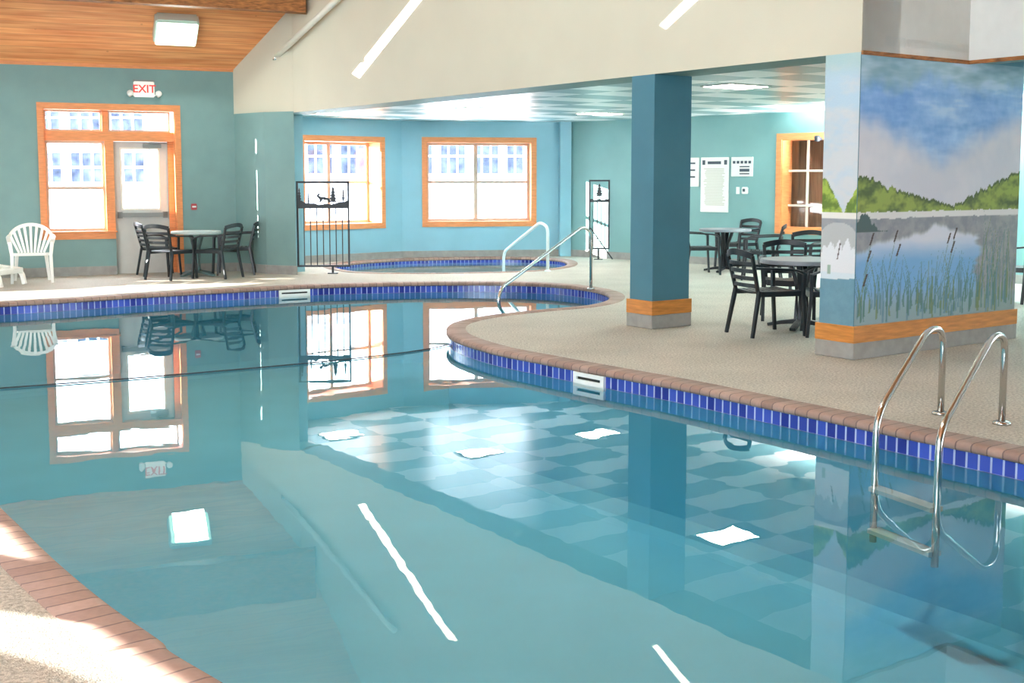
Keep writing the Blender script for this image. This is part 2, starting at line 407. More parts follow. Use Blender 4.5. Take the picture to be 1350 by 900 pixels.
SPX = [(440,350.5),(480,346),(530,342.8),(600,341),(680,340.6),(730,342.5),(748,346.5),(744,352.5),(705,358),(620,361),(540,361.6),(480,360.6),(446,356)]
SPA = orient(catmull([V2(fl(u, v, -.02)) for u, v in SPX], 8))
spa = make_pool('hot_tub', SPA, -.1, .9, 'oval hot tub sunk in the floor before the corner windows', cw=.16, pm='plaster_pale')

# skimmer mouths set in the tile band
def skimmer(u, v, wid):
    p = V2(fl(u, v, -.08)); i = min(range(len(POOL)), key=lambda k: (POOL[k]-p).length)
    t = (POOL[(i+1) % len(POOL)]-POOL[i-1]).normalized(); rz = math.atan2(t.y, t.x)
    nrm = Vector((-t.y, t.x))       # into the pool (ccw)
    q = POOL[i]+nrm*.012
    bm = bmesh.new()
    def lb(x0, x1, z0, z1, th=.03, off=0., mi=0): box(bm, (q.x+t.x*(x0+x1)/2+nrm.x*off, q.y+t.y*(x0+x1)/2+nrm.y*off, (z0+z1)/2), (x1-x0, th, z1-z0), rz, mi)
    h = wid/2
    lb(-h, h, -.08, -.046); lb(-h, h, -.165, -.104); lb(-h, -h+.04, -.104, -.08); lb(h-.04, h, -.104, -.08)
    lb(-h+.04, h-.04, -.104, -.08, .012, -.008, 1)
    mesh('skimmer', bm, [M['white_plastic'], M['dark']], pool)
skimmer(785, 497, .36); skimmer(391, 386.5, .46)

# ------------------------------------------------------------------ floor
bm = bmesh.new()
outer = [Vector((-9.6, -5.2)), Vector((16, -5.2)), Vector((16, 14)), Vector((6, 22)), Vector((1.2, 24.2)), Vector((-3, 23.4)), Vector((-5.2, 21.5)), V2(P0)+WE.n*.3, V2(P0)-ed*5.45+WE.n*.3, Vector((-9.6, 17.3))]
tess(bm, [[Vector((p.x, p.y, 0)) for p in outer], [Vector((p.x, p.y, 0)) for p in offset(POOL, .16)], [Vector((p.x, p.y, 0)) for p in offset(SPA, .15)]])
struct(mesh('floor', bm, M['deck']))

# ------------------------------------------------------------------ walls
# exit wall with its window / door opening
wl = WE.px(58, 200)[0]; wr = WE.px(231.5, 200)[0]; wt = WE.px(140, 144)[1]
wb = WE.px(100, 307)[1]; wm = WE.px(154, 340)[0]; TH = .28
open_out = [(wl, wb), (wm, wb), (wm, 0.), (wr, 0.), (wr, wt), (wl, wt)]
bm = bmesh.new()
outl = [(0, 0), (wm, 0), (wm, wb), (wl, wb), (wl, wt), (wr, wt), (wr, 0), (LE, 0), (LE, ZE+.1), (0, ZE+.1)]
wall_mesh('wall_exit', WE, outl, [], TH, M['teal'])
def casing(name, W, a0, a1, z0, z1, cw=.1, proud=.02, sides='ltrb', dep=.2):
    """picture-frame casing plus the wooden lining of the reveal"""
    bm = bmesh.new()
    if 't' in sides: wbox(bm, W, a0-cw, a1+cw, z1, z1+cw, -proud, .0); wbox(bm, W, a0, a1, z1-.012, z1, -.003, dep)
    if 'b' in sides: wbox(bm, W, a0-cw, a1+cw, z0-cw, z0, -proud, .0); wbox(bm, W, a0, a1, z0, z0+.012, -.003, dep)
    if 'l' in sides: wbox(bm, W, a0-cw, a0, z0, z1, -proud, .0); wbox(bm, W, a0, a0+.012, z0, z1, -.003, dep)
    if 'r' in sides: wbox(bm, W, a1, a1+cw, z0, z1, -proud, .0); wbox(bm, W, a1-.012, a1, z0, z1, -.003, dep)
    return bm
bm = bmesh.new(); cw = .085
wbox(bm, WE, wl-cw, wr+cw, wt, wt+cw, -.025, 0); wbox(bm, WE, wl-cw, wl, wb-.1, wt, -.025, 0); wbox(bm, WE, wr, wr+cw, 0, wt, -.025, 0)
wbox(bm, WE, wl-cw, wm, wb-.1, wb, -.025, 0); wbox(bm, WE, wl-.04, wm+.02, wb, wb+.025, -.06, .2)
wbox(bm, WE, wl, wl+.014, wb, wt, -.003, .25); wbox(bm, WE, wr-.014, wr, 0, wt, -.003, .25); wbox(bm, WE, wl, wr, wt-.014, wt, -.003, .25)
# mullion between window and door, header rail
mu0 = WE.px(139, 240, .12)[0]; mu1 = WE.px(150.5, 240, .12)[0]; hz0 = WE.px(150, 186, .1)[1]; hz1 = WE.px(150, 173.5, .1)[1]
wbox(bm, WE, mu0, mu1, wb, hz0, .06, .25); wbox(bm, WE, wl, wr-.014, hz0, hz1, .06, .25)
tm0 = WE.px(134, 155, .12)[0]; tm1 = WE.px(142, 155, .12)[0]; wbox(bm, WE, tm0, tm1, hz1, wt, .08, .25)
dr1 = WE.px(222.5, 260, .16)[0]
wbox(bm, WE, dr1, wr, 0, hz0, .14, .25); 
struct(mesh('trim_1', bm, M['trimwood']))
def sash(W, a0, a1, z0, z1, d, name, rails=(), mulls=(), fw=.04, fm='vinyl', mirror=False):
    bm = bmesh.new()
    wbox(bm, W, a0, a1, z0, z0+fw, d, d+.05); wbox(bm, W, a0, a1, z1-fw, z1, d, d+.05)
    wbox(bm, W, a0, a0+fw, z0+fw, z1-fw, d, d+.05); wbox(bm, W, a1-fw, a1, z0+fw, z1-fw, d, d+.05)
    o = struct(mesh(name, bm, M[fm]))
    for z in rails:
        bm = bmesh.new(); wbox(bm, W, a0+fw, a1-fw, z-.02, z+.02, d-.01, d+.05); wbox(bm, W, a0+fw, a1-fw, z-.028, z-.02, d-.004, d+.05, 1); mesh('meeting_rail', bm, [M[fm], M['door_dark']], o)
    for a, w_ in mulls:
        bm = bmesh.new(); wbox(bm, W, a-w_/2, a+w_/2, z0+fw, z1-fw, d-.012, d+.05); mesh('mullion', bm, M[fm], o)
    bm = bmesh.new(); wbox(bm, W, a0+fw, a1-fw, z0+fw, z1-fw, d+.02, d+.026); mesh('glass', bm, M['glass'], o)
    return o
sash(WE, wl+.014, mu0, wb+.025, hz0, .15, 'window_1', rails=[WE.px(100, 247.5, .15)[1]])
sash(WE, wl+.014, tm0, hz1, wt-.014, .15, 'window_2', fw=.03)
sash(WE, tm1, dr1+.05, hz1, wt-.014, .15, 'window_3', fw=.03)
# door leaf
def q(u, v, d=.17): return WE.px(u, v, d)
g0 = q(161, 230)[0]; g1 = q(208.5, 230)[0]; gz0 = q(185, 274.5)[1]; gz1 = q(185, 197)[1]; d0 = mu1; d1 = dr1
bm = bmesh.new()
prism(bm, [rectl(d0, d1, 0, hz0-.003), rectl(g0, g1, gz0, gz1)], lambda p: WE.P(p[0], p[1], .17), lambda p: WE.P(p[0], p[1], .22))
door = struct(mesh('door_1', bm, M['door_grey']))
bm = bmesh.new(); prism(bm, [rectl(g0-.03, g1+.03, gz0-.03, gz1+.03), rectl(g0, g1, gz0, gz1)], lambda p: WE.P(p[0], p[1], .16), lambda p: WE.P(p[0], p[1], .17)); mesh('glazing_frame', bm, M['off_white'], door)
bm = bmesh.new(); wbox(bm, WE, g0, g1, gz0, gz1, .19, .195); mesh('glass', bm, M['glass'], door)
bm = bmesh.new(); zb = q(185, 283)[1]; wbox(bm, WE, d0+.04, d1-.03, zb-.035, zb+.035, .09, .13); wbox(bm, WE, d0+.04, d0+.11, zb-.05, zb+.05, .09, .17); wbox(bm, WE, d1-.1, d1-.03, zb-.05, zb+.05, .09, .17)
mesh('push_bar', bm, M['door_dark'], door)
bm = bmesh.new(); wbox(bm, WE, d1-.38, d1-.1, hz0-.1, hz0-.04, .11, .17); wbox(bm, WE, d1-.3, d1-.02, hz0-.03, hz0-.015, .06, .1); mesh('door_closer', bm, M['door_dark'], door)
bm = bmesh.new(); wbox(bm, WE, d0+.02, d1-.02, .02, .25, .164, .17); mesh('kick_plate', bm, M['door_dark'] if False else M['door_grey'], door)

# baseboard (painted concrete curb) on exit wall
bm = bmesh.new(); wbox(bm, WE, 0, wm, 0, .14, -.02, 0); wbox(bm, WE, wr+cw, LE, 0, .14, -.02, 0); struct(mesh('baseboard_exit', bm, M['concrete']))
bm = bmesh.new(); wbox(bm, WE, 0, LE, ZE-.03, ZE+.02, -.03, 0); struct(mesh('trim_2', bm, M['trimwood']))

# cream wall in two straight runs, then the stepped run above the mural
def zc(p):  # height of the sloping ceiling over plan point p
    s = (V2(p)-V2(P0)).dot(en); return ZE+SL*max(0, s)
w1top = [(0, ZB), (W1.L, ZB), (W1.L, zc(P1)+.05), (0, ZE+.05)]
wall_mesh('wall_cream_short', W1, w1top, [], .5, [M['cream'], M['teal']], 1)
sflat = (HT-ZE)/SL
pts = [(0, ZB), (W2.L, ZB)]
sC = (V2(C)-V2(P0)).dot(en); s1 = (V2(P1)-V2(P0)).dot(en)
aflat = (sflat-s1)/(sC-s1)*W2.L
pts += [(W2.L, HT+.05), (aflat, HT+.05), (0, zc(P1)+.05)]
wall_mesh('wall_cream', W2, pts, [], .5, [M['cream'], M['teal']], 1)
D = V2(C)+mdir*1.47
WM = Wall(V2(C), V2(C)+mdir*2.33)
W3 = Wall(C, D); W4 = Wall(D, D+W2.d*16)
M['cream_grey'] = mat('pale_grey_wall_paint', srgb(212, 214, 210), .7, var=.03)
wall_mesh('wall_cream_return', W3, [(.012, ZB), (W3.L, ZB), (W3.L, HT), (.012, HT)], [], .36, [M['cream_grey'], M['teal']], 1)
wall_mesh('wall_cream_right', W4, [(0, ZB), (W4.L, ZB), (W4.L, HT), (0, HT)], [], .36, [M['cream_grey'], M['teal']], 1)
bm = bmesh.new(); wbox(bm, W3, 0, 1.47, ZB-.02, ZB+.012, -.02, .0); wbox(bm, W4, 0, 5, ZB-.02, ZB+.012, -.02, 0); struct(mesh('trim_3', bm, M['beamwood']))
# teal return under the short cream wall and the pilaster at its end
WP1 = fl(352, 360.5)
WT = Wall(P0, WP1); wall_mesh('wall_pilaster_side', WT, rectl(0, WT.L, 0, ZB+.02), [], .4, M['teal'])
bm = bmesh.new()
pf = Wall(WP1, P1)
prism(bm, [rectl(0, pf.L, 0, ZB+.02)], lambda p: pf.P(p[0], p[1], 0), lambda p: Vector((lerp(WP1.x, P1.x, p[0]/pf.L)*1.025-.03, lerp(WP1.y, P1.y, p[0]/pf.L)*1.025, p[1])))
struct(mesh('wall_pilaster', bm, M['teal']))
bm = bmesh.new(); wbox(bm, WT, 0, WT.L, 0, .14, -.02, 0); wbox(bm, pf, 0, pf.L+.02, 0, .14, -.02, 0); struct(mesh('baseboard_pilaster', bm, M['concrete']))

# alcove walls
K1 = V2(fl(391, 153.6, ZL)); K2 = V2(fl(529, 159, ZL)); K3 = V2(fl(748, 161, ZL)); d45 = Vector((.7071, -.7071))
K0 = K1-(K2-K1).normalized()*1.6
A1 = Wall(K0, K2); A2 = Wall(K2, K3); A3 = Wall(K3, K3+d45*15)
def window(W, n, u0, v0, u1, v1, um, vm, dep=.16, cwid=.09):
    """casing outer pixel corners; um/vm mullion and meeting rail"""
    a0, z1 = W.px(u0, v0); a1, z0 = W.px(u1, v1)
    a0 += cwid; a1 -= cwid; z0 += cwid; z1 -= cwid
    bm = casing('c', W, a0, a1, z0, z1, cwid, .02, 'ltrb', dep+.05)
    o = struct(mesh('trim_%d' % (n+3), bm, M['trimwood']))
    sash(W, a0+.012, a1-.012, z0+.012, z1-.012, dep, 'window_%d' % n, rails=[W.px(um, vm, dep)[1]], mulls=[(W.px(um, vm, dep)[0], .07)], fw=.05)
    return rectl(a0, a1, z0, z1)
h4 = window(A1, 4, 394.5, 177.5, 508, 300.5, 433, 240, dep=.4)
h5 = window(A2, 5, 556, 180.5, 707, 298, 627, 239.5, dep=.2)
wall_mesh('wall_alcove_left', A1, rectl(0, A1.L, 0, ZL+.05), [h4], .47, M['blue_teal'])
wall_mesh('wall_alcove_middle', A2, rectl(0, A2.L, 0, ZL+.05), [h5], .3, M['blue_teal'])
# interior window to a dark room on the long back wall
b0 = A3.px(1031, 200)[0]; bt = A3.px(1031, 184)[1]; bb = A3.px(1031, 300)[1]; b1 = b0+1.5
h6 = rectl(b0, b1, bb, bt)
M['back_teal'] = mat('back_wall_paint', srgb(122, 168, 168), .6, var=.05, vscale=2, bump=.15, bscale=90)
wall_mesh('wall_back', A3, rectl(0, A3.L, 0, ZL+.05), [h6], .3, M['back_teal'])
struct(mesh('trim_9', casing('c', A3, b0, b1, bb, bt, .1, .02, 'ltrb', .3), M['trimwood']))
bm = bmesh.new()
mv = A3.px(1064, 240, .2)[0]; 
for a in (mv, mv+.5): wbox(bm, A3, a-.018, a+.018, bb, bt, .2, .23)
for v in (225, 271): z = A3.px(1060, v, .2)[1]; wbox(bm, A3, b0, b1, z-.018, z+.018, .195, .235)
w6 = struct(mesh('window_6', bm, M['off_white']))
bm = bmesh.new(); wbox(bm, A3, b0, b1, bb, bt, .24, .245); mesh('glass', bm, M['glass'], w6)
bm = bmesh.new()
wbox(bm, A3, b0-.3, b1+.3, bb-.3, bt+.3, .6, .65); wbox(bm, A3, b0-.3, b0-.25, bb-.3, bt+.3, .3, .95); wbox(bm, A3, b1+.25, b1+.3, bb-.3, bt+.3, .3, .95)
wbox(bm, A3, b0-.3, b1+.3, bt+.25, bt+.3, .3, .95); wbox(bm, A3, b0-.3, b1+.3, bb-.3, bb-.25, .3, .95)
struct(mesh('wall_cupboard_room', bm, M['brown']))
# jog (pipe chase) at the alcove corner
bm = bmesh.new(); a2e = A2.L
wbox(bm, A2, a2e-.17, a2e+.05, 0, ZL, -.14, .1); struct(mesh('wall_corner_chase', bm, M['blue_teal']))
bm = bmesh.new()
wbox(bm, A1, 0, A1.L, 0, .13, -.02, 0); wbox(bm, A2, 0, A2.L-.17, 0, .13, -.02, 0); wbox(bm, A3, .1, A3.L, 0, .13, -.02, 0)
struct(mesh('baseboard_alcove', bm, M['concrete']))

Kb = Vector(((390-CX)/F*1., 1.))*19.1
WKb = Wall(K0+A1.n*.1, Kb)
wall_mesh('wall_behind_pilaster', WKb, rectl(0, (Kb-K0-A1.n*.1).length, 0, ZL+.05), [], .2, M['blue_teal'])
# ---- rest of the room around the camera (windows that let the daylight in)
bk = lambda a, z: None
WL = Wall(Vector((-9.5, -5)), Vector((-9.5, 17.3)))      # left wall; n points to -x
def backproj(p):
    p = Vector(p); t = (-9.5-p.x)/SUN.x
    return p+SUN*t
def slot(pts):   # left-wall outline of an added gap, shaped so sun lands on pts
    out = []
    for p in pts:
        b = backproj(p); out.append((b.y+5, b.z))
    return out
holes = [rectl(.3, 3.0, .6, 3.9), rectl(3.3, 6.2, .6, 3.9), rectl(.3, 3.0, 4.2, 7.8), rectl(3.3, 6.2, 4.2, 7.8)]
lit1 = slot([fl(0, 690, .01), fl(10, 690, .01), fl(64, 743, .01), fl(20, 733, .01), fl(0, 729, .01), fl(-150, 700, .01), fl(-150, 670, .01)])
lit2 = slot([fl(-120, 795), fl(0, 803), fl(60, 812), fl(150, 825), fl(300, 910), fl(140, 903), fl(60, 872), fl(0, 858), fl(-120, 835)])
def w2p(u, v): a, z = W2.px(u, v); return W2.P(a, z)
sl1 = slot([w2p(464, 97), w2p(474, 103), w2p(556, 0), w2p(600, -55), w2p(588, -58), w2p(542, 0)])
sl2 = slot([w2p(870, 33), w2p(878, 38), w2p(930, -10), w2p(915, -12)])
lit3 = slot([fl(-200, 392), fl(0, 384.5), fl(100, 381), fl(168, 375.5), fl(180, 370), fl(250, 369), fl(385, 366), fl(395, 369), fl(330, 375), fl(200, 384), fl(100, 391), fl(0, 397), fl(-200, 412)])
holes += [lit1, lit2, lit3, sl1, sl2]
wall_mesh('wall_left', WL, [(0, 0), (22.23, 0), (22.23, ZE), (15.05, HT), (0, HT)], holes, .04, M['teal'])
WB = Wall(Vector((16, -5)), Vector((-9.5, -5)))
wall_mesh('wall_rear', WB, rectl(0, WB.L, 0, HT+1), [rectl(21.3, 24.9, .5, 7), rectl(17, 20.8, .5, 7)], .2, M['teal'])
WR = Wall(Vector((16, 13)), Vector((16, -5)))
wall_mesh('wall_right', WR, rectl(0, WR.L, 0, HT+1), [rectl(7, 9, .8, 2.2), rectl(12, 17.5, .4, 2.45)], .2, M['teal'])
bm = bmesh.new(); box(bm, (-16.6, -6.4, 4.5), (2, 13.2, 9.1)); box(bm, (-12.6, -7.6, 4.5), (5.8, 4.6, 9.1)); struct(mesh('wall_sun_blocker', bm, M['housewall']))  # unseen blocks added outside to keep sun out of the left and rear windows
# sloping plank ceiling then flat part
def RP(a, s, z):
    q_ = V2(P0)+ed*a+en*s; return Vector((q_.x, q_.y, z))
bm = bmesh.new()
f = lambda *ps: bm.faces.new([bm.verts.new(p) for p in ps])
la = lambda s_: (-9.55-P0.x-en.x*s_)/ed.x      # the ceiling stops at the left wall
tess(bm, [[RP(la(-.4), -.4, ZE-.4*SL), RP(20, -.4, ZE-.4*SL), RP(20, sflat, HT), RP(la(sflat), sflat, HT)]])
f(RP(la(sflat), sflat, HT), RP(20, sflat, HT), RP(20, 34, HT), RP(la(34), 34, HT))
bmesh.ops.remove_doubles(bm, verts=bm.verts, dist=1e-4)
g = bmesh.ops.extrude_face_region(bm, geom=list(bm.faces)); bmesh.ops.translate(bm, verts=[v for v in g['geom'] if isinstance(v, bmesh.types.BMVert)], vec=(0, 0, .02))
struct(mesh('ceiling', bm, M['pine']))
# low ceiling
bm = bmesh.new()
lp = [V2(P1)+mdir*.3, V2(C)+mdir*.3, D+W2.n*.3, D+W2.d*16+W2.n*.3, K3+d45*15+Vector((.3, .3)), K3+Vector((.2, .2)), K2+A2.n*.2, K1+A1.n*.2, K0+A1.n*.2, V2(P0)+WE.n*.5, V2(P0)+WE.n*.2+ed*.3]
prism(bm, [[(p.x, p.y) for p in lp]], lambda p: Vector((p[0], p[1], ZL)), lambda p: Vector((p[0], p[1], ZL+.08)))
struct(mesh('ceiling_low', bm, M['lowceil']))
# dark beam across the plank ceiling, its end against the cream wall
az, zz = W2.px(404, 19)
bp_ = W2.P(az, zz); sb = (V2(bp_)-V2(P0)).dot(en); ab = (V2(bp_)-V2(P0)).dot(ed)
bm = bmesh.new()
for i in range(1): 
    z0 = zz; z1 = ZE+SL*sb+.1
    vs = [RP(la(sb)+1.6, sb, z0), RP(ab, sb, z0), RP(ab-.06, sb+.22, z0), RP(la(sb+.22)+1.6, sb+.22, z0)]
    v2 = [Vector((p.x, p.y, z1+(.1 if k > 1 else 0))) for k, p in enumerate(vs)]
    A = [bm.verts.new(p) for p in vs]; B = [bm.verts.new(p) for p in v2]
    bm.faces.new(A); bm.faces.new(B)
    for k in range(4): bm.faces.new([A[k], A[(k+1) % 4], B[(k+1) % 4], B[k]])
o = mesh('ceiling_beam', bm, M['beamwood']); tag(o, 'rough dark brown timber beam under the sloping plank ceiling', 'beam')
print('beam', sb, z0, z1)

# ------------------------------------------------------------------ painted wall block (mural) and pillar
def lerp(a, b, t): return a+(b-a)*t
def mix3(a, b, t): t = max(0, min(1, t)); return tuple(lerp(x, y, t) for x, y in zip(a, b))
def sst(a, b, x): t = max(0, min(1, (x-a)/(b-a))); return t*t*(3-2*t)
def nz(x, y, s, seed=0.): return noise.fractal(Vector((x*s, y*s, seed)), .6, 2., 4)
REEDS = []
rr = random.Random(3)
for i in range(150):
    a = rr.uniform(.02, 2.3); REEDS.append((a, rr.uniform(.34, .5), rr.uniform(.15, .45) if a < 1.75 else rr.uniform(.3, .75), rr.uniform(-.12, .16), rr.uniform(.006, .012), rr.choice([0, 0, 1, 2])))
TAILS = [(.17, .86, .035), (.2, 1.0, .03), (.13, .66, .03), (.52, 1.02, .025), (.56, .9, .03), (1.27, .98, .035), (1.36, 1.02, .04), (1.33, .9, .035)]
def mural_col(a, z):
    """a metres along wide face (0..2.33), z height"""
    n1 = nz(a, z, 1.6, 1.); n2 = .6*nz(a*.55, z*2.4, 2.2, 5.); n3 = nz(a, z, 9, 9.)
    u = a/2.33
    # sky
    base = mix3((184, 188, 200), (198, 198, 206), .5+n1)
    blue = mix3((84, 134, 200), (138, 182, 226), .5+n2*1.1+n3*.2)
    top = mix3((100, 140, 150), (160, 190, 200), .5+n2*1.5)
    lowb = 1.78+.16*math.cos((u-.45)*2*math.pi)*-1+.1*n1     # lower limit of the blue band, dips in the middle
    lowb = 2.0-.3*math.exp(-((u-.47)/.3)**2)+.08*n1
    c = mix3(base, blue, sst(lowb-.12, lowb+.16, z))
    c = mix3(c, top, sst(2.2+.1*n1, 2.42+.1*n1, z)*.85)
    wsp = sst(.1, .45, n2)*sst(1.8, 2.2, z); c = mix3(c, (166, 192, 216), wsp*.6)
    # hills
    jag = .03*nz(a*3, 0, 4., 3.)+.012*nz(a, 0, 30, 3)
    hl = 1.5-(u/.56)*.23+.04*math.exp(-((u-.06)/.06)**2) if u < .56 else 1.27
    hr = 1.24+(max(0, u-.56)/.44)**.85*.34 if u > .56 else 0
    hh = max(hl, hr)+jag
    if z < hh:
        g = mix3((50, 70, 26), (118, 140, 46), .55+1.1*nz(a, z*1.5, 4, 2.)+(.2 if z < hh-.025 else -.6))
        c = g
    if z < 1.225+.006*n3: c = (206, 206, 204)
    if z < 1.17+.02*nz(a, 0, 3, 8.): c = mix3((106, 112, 122), (128, 130, 134), .5+n3)
    if z < 1.17:
        # pale reflection pool
        x = (a-.95)/.95; topb = 1.02+.1*math.exp(-((u-.48)/.12)**2)-.1*math.exp(-(u/.12)**2)+.025*nz(a, 0, 6, 4.)
        rgt = 1.78+.1*nz(0, z, 5, 6.)-.12*abs(z-.8)
        inside = sst(0, .05, topb-z)*sst(0, .1, rgt-a)
        lake = mix3((196, 200, 214), (92, 148, 200), sst(1.02, .78, z)+.25*n2)
        lake = mix3(lake, (118, 150, 184), sst(.62, .4, z))
        c = mix3(c, lake, inside)
        right = sst(1.7, 1.85, a)
        c = mix3(c, mix3((112, 124, 126), (136, 140, 136), .5+n3), right*.5)
        c = mix3(c, (112, 140, 140), sst(.55, .36, z)*.75)
    for (ra, z0, h, lean, w, k) in REEDS:
        if abs(a-ra) < .25 and z0-.06 < z < z0+h:
            t = (z-z0)/h; cx = ra+lean*t*t
            if abs(a-cx) < w*(1.1-t): c = mix3(c, [(58, 100, 92), (84, 108, 62), (70, 112, 130)][k], .75)
    for (ta, tz, hgt) in TAILS:
        x = a-ta-.45*(z-tz)
        if abs(z-tz) < .05 and abs(x) < .011: c = (44, 34, 34)
        elif z < tz and z > tz-.3 and abs(a-ta-.3*(z-tz)) < .004: c = mix3(c, (70, 96, 80), .7)
    # dark bushes by the left corner on the shore
    if z < 1.25 and a < .4 and z > 1.06 and z-1.06 < .16*math.exp(-((a-.1)/.12)**2)+.03*nz(a, 0, 14, 2): c = (44, 66, 66)
    if z < .288: c = (112, 140, 140)
    return c
def side_col(b, z):
    """narrow face, b from 0 (far left) to .36 (corner)"""
    u = b/.36; n2 = nz(b+5, z*2, 2.5, 5.); n3 = nz(b, z, 9, 3.)
    c = mix3((186, 192, 198), (160, 188, 208), sst(1.6, 2.3, z)*.8+n2)
    c = mix3(c, (150, 184, 184), sst(2.3, 2.5, z)*.8)
    hh = 1.5-.28*max(0, 1-abs(u-.62)/.5)+.02*nz(b, 0, 20, 3.)
    if z < hh: c = mix3((74, 100, 34), (140, 168, 60), .5+1.6*nz(b, z, 8, 2.))
    if z < 1.22: c = (216, 216, 210)
    if z < 1.17: c = mix3((116, 128, 138), (132, 136, 142), .5+n3)
    dome = 1.0+.14*math.sqrt(max(0, 1-((u-.5)/.55)**2))
    if z < dome: c = (160, 166, 168)
    if z < .96+.08*nz(b, 0, 12, 3.)-.25*max(0, abs(u-.55)-.25): c = (206, 212, 218)
    if z < .72: c = (190, 208, 218)
    if abs(z-.9) < .07 and abs(b-.19-.2*(z-.9)) < .006: c = (70, 60, 60)
    if .7 < z < .78 and .07 < b < .11: c = (130, 156, 140)
    if z < .665+.02*n2: c = mix3((78, 122, 142), (84, 130, 150), .5+n3)
    return c
def vcol_mat(name, rough=.55):
    m = bpy.data.materials.new(name); m.use_nodes = True; nt = m.node_tree; b = nt.nodes['Principled BSDF']
    a = nt.nodes.new('ShaderNodeVertexColor'); a.layer_name = 'paint'; nt.links.new(a.outputs['Color'], b.inputs['Base Color']); b.inputs['Roughness'].default_value = rough
    tc = nt.nodes.new('ShaderNodeTexCoord'); n = nt.nodes.new('ShaderNodeTexNoise'); n.inputs['Scale'].default_value = 70; nt.links.new(tc.outputs['Object'], n.inputs['Vector'])
    bp = nt.nodes.new('ShaderNodeBump'); bp.inputs['Strength'].default_value = .15; bp.inputs['Distance'].default_value = .01
    nt.links.new(n.outputs['Fac'], bp.inputs['Height']); nt.links.new(bp.outputs[0], b.inputs['Normal'])
    return m
M['paint'] = vcol_mat('painted_landscape')
def painted(name, W, L, z0, z1, st, fcol, parent, dep=-.004):
    nx = int(L/st); nzz = int((z1-z0)/st); verts = []; cols = []
    for j in range(nzz+1):
        z = z0+(z1-z0)*j/nzz
        for i in range(nx+1):
            a = L*i/nx; verts.append(W.P(a, z, dep)); c = fcol(a, z); cols.append((*srgb(*[max(0, min(252, 255*(x/255)**.80)) for x in c]), 1))
    faces = [(j*(nx+1)+i, j*(nx+1)+i+1, (j+1)*(nx+1)+i+1, (j+1)*(nx+1)+i) for j in range(nzz) for i in range(nx)]
    me = bpy.data.meshes.new(name); me.from_pydata(verts, [], faces)
    ca = me.color_attributes.new('paint', 'FLOAT_COLOR', 'POINT')
    flatc = [x for c in cols for x in c]; ca.data.foreach_set('color', flatc)
    me.materials.append(M['paint']); return link(bpy.data.objects.new(name, me), parent)
mur = empty('mural_wall_block', (C.x, C.y, 0)); tag(mur, 'wide wall block painted with a mural of hills, lake, reeds and blue sky', 'mural wall', kind='thing')
def kids_world(root, kids):
    for k in kids: k.parent = root; k.matrix_parent_inverse = root.matrix_basis.inverted()
bpy.context.view_layer.update()
TS = .36
WS = Wall(V2(C)+wdir*TS, V2(C))       # narrow face towards the pool
def column_parts(root, Wf, L, Ws, T, bodymat, zt, pale='band'):
    ks = []
    bm = bmesh.new(); wbox(bm, Wf, 0, L, .14, zt, 0, T); ks.append(mesh('core', bm, bodymat))
    bm = bmesh.new(); wbox(bm, Wf, -.025, L+.02, 0, .14, -.025, T+.025); bevel(bm, .006, 1); ks.append(mesh('concrete_base', bm, M['concrete']))
    bm = bmesh.new(); wbox(bm, Wf, -.025, L+.02, .14, .28, -.025, 0.); wbox(bm, Wf, -.025, L+.02, .14, .28, T, T+.025); wbox(bm, Wf, -.025, 0, .14, .28, 0, T); wbox(bm, Wf, L, L+.02, .14, .28, 0, T)
    ks.append(mesh('wood_band', bm, M['band'])); return ks
ks = column_parts(mur, WM, 2.33, WS, TS, M['pillar_teal'], ZB)
bm = bmesh.new(); wbox(bm, WM, 1.47, 2.33, ZB, ZL, 0, TS); ks.append(mesh('core_top', bm, M['pillar_teal']))
ks.append(painted('mural_painting', WM, 2.33, .28, ZB, .0085, mural_col, None))
ks.append(painted('side_painting', WS, TS, .28, ZB, .0085, side_col, None))
kids_world(mur, ks)
pc = fl(855, 434); a_p = (V2(pc)-V2(C)).dot(wdir)
pb = V2(C)+wdir*a_p; WPm = Wall(pb, pb+mdir*.5)
pil = empty('pillar', (pb.x, pb.y, 0)); tag(pil, 'free-standing square teal pillar with wood band near its foot', 'pillar', kind='thing')
bpy.context.view_layer.update()
kids_world(pil, column_parts(pil, WPm, .5, None, .34, M['pillar_dark'], ZB))

# ------------------------------------------------------------------ wall fittings
def onwall(name, W, u, v, dep=0.):
    a, z = W.px(u, v); p = W.P(a, z, dep); return empty(name, p, W.rz)
def lbox(name, root, x0, x1, y0, y1, z0, z1, m, bev=0.):
    bm = bmesh.new(); box(bm, ((x0+x1)/2, (y0+y1)/2, (z0+z1)/2), (x1-x0, y1-y0, z1-z0))
    if bev: bevel(bm, bev)
    return mesh(name, bm, m, root)
def text(name, root, s, size, loc, m, rot=(math.pi/2, 0, 0)):
    cu = bpy.data.curves.new(name, 'FONT'); cu.body = s; cu.size = size; cu.align_x = 'CENTER'; cu.align_y = 'CENTER'; cu.extrude = .002; cu.offset = .0025
    cu.materials.append(m); tmp = bpy.data.objects.new('tmp_text', cu); COL.objects.link(tmp); dg = bpy.context.evaluated_depsgraph_get(); me = bpy.data.meshes.new_from_object(tmp.evaluated_get(dg)); bpy.data.objects.remove(tmp)
    me.name = name; o = bpy.data.objects.new(name, me); o.location = loc; o.rotation_euler = rot; return link(o, root)
ex = onwall('exit_sign', WE, 189.5, 118); tag(ex, 'white lit exit sign with two small emergency lamps above the door', 'exit sign')
lbox('sign_box', ex, -.155, .155, -.07, 0, -.12, .12, M['sign_lit'], .01)
lbox('top_cap', ex, -.16, .16, -.075, 0, .12, .145, M['door_dark'])
text('letters', ex, 'EXIT', .17, (0, -.075, 0), M['red'])
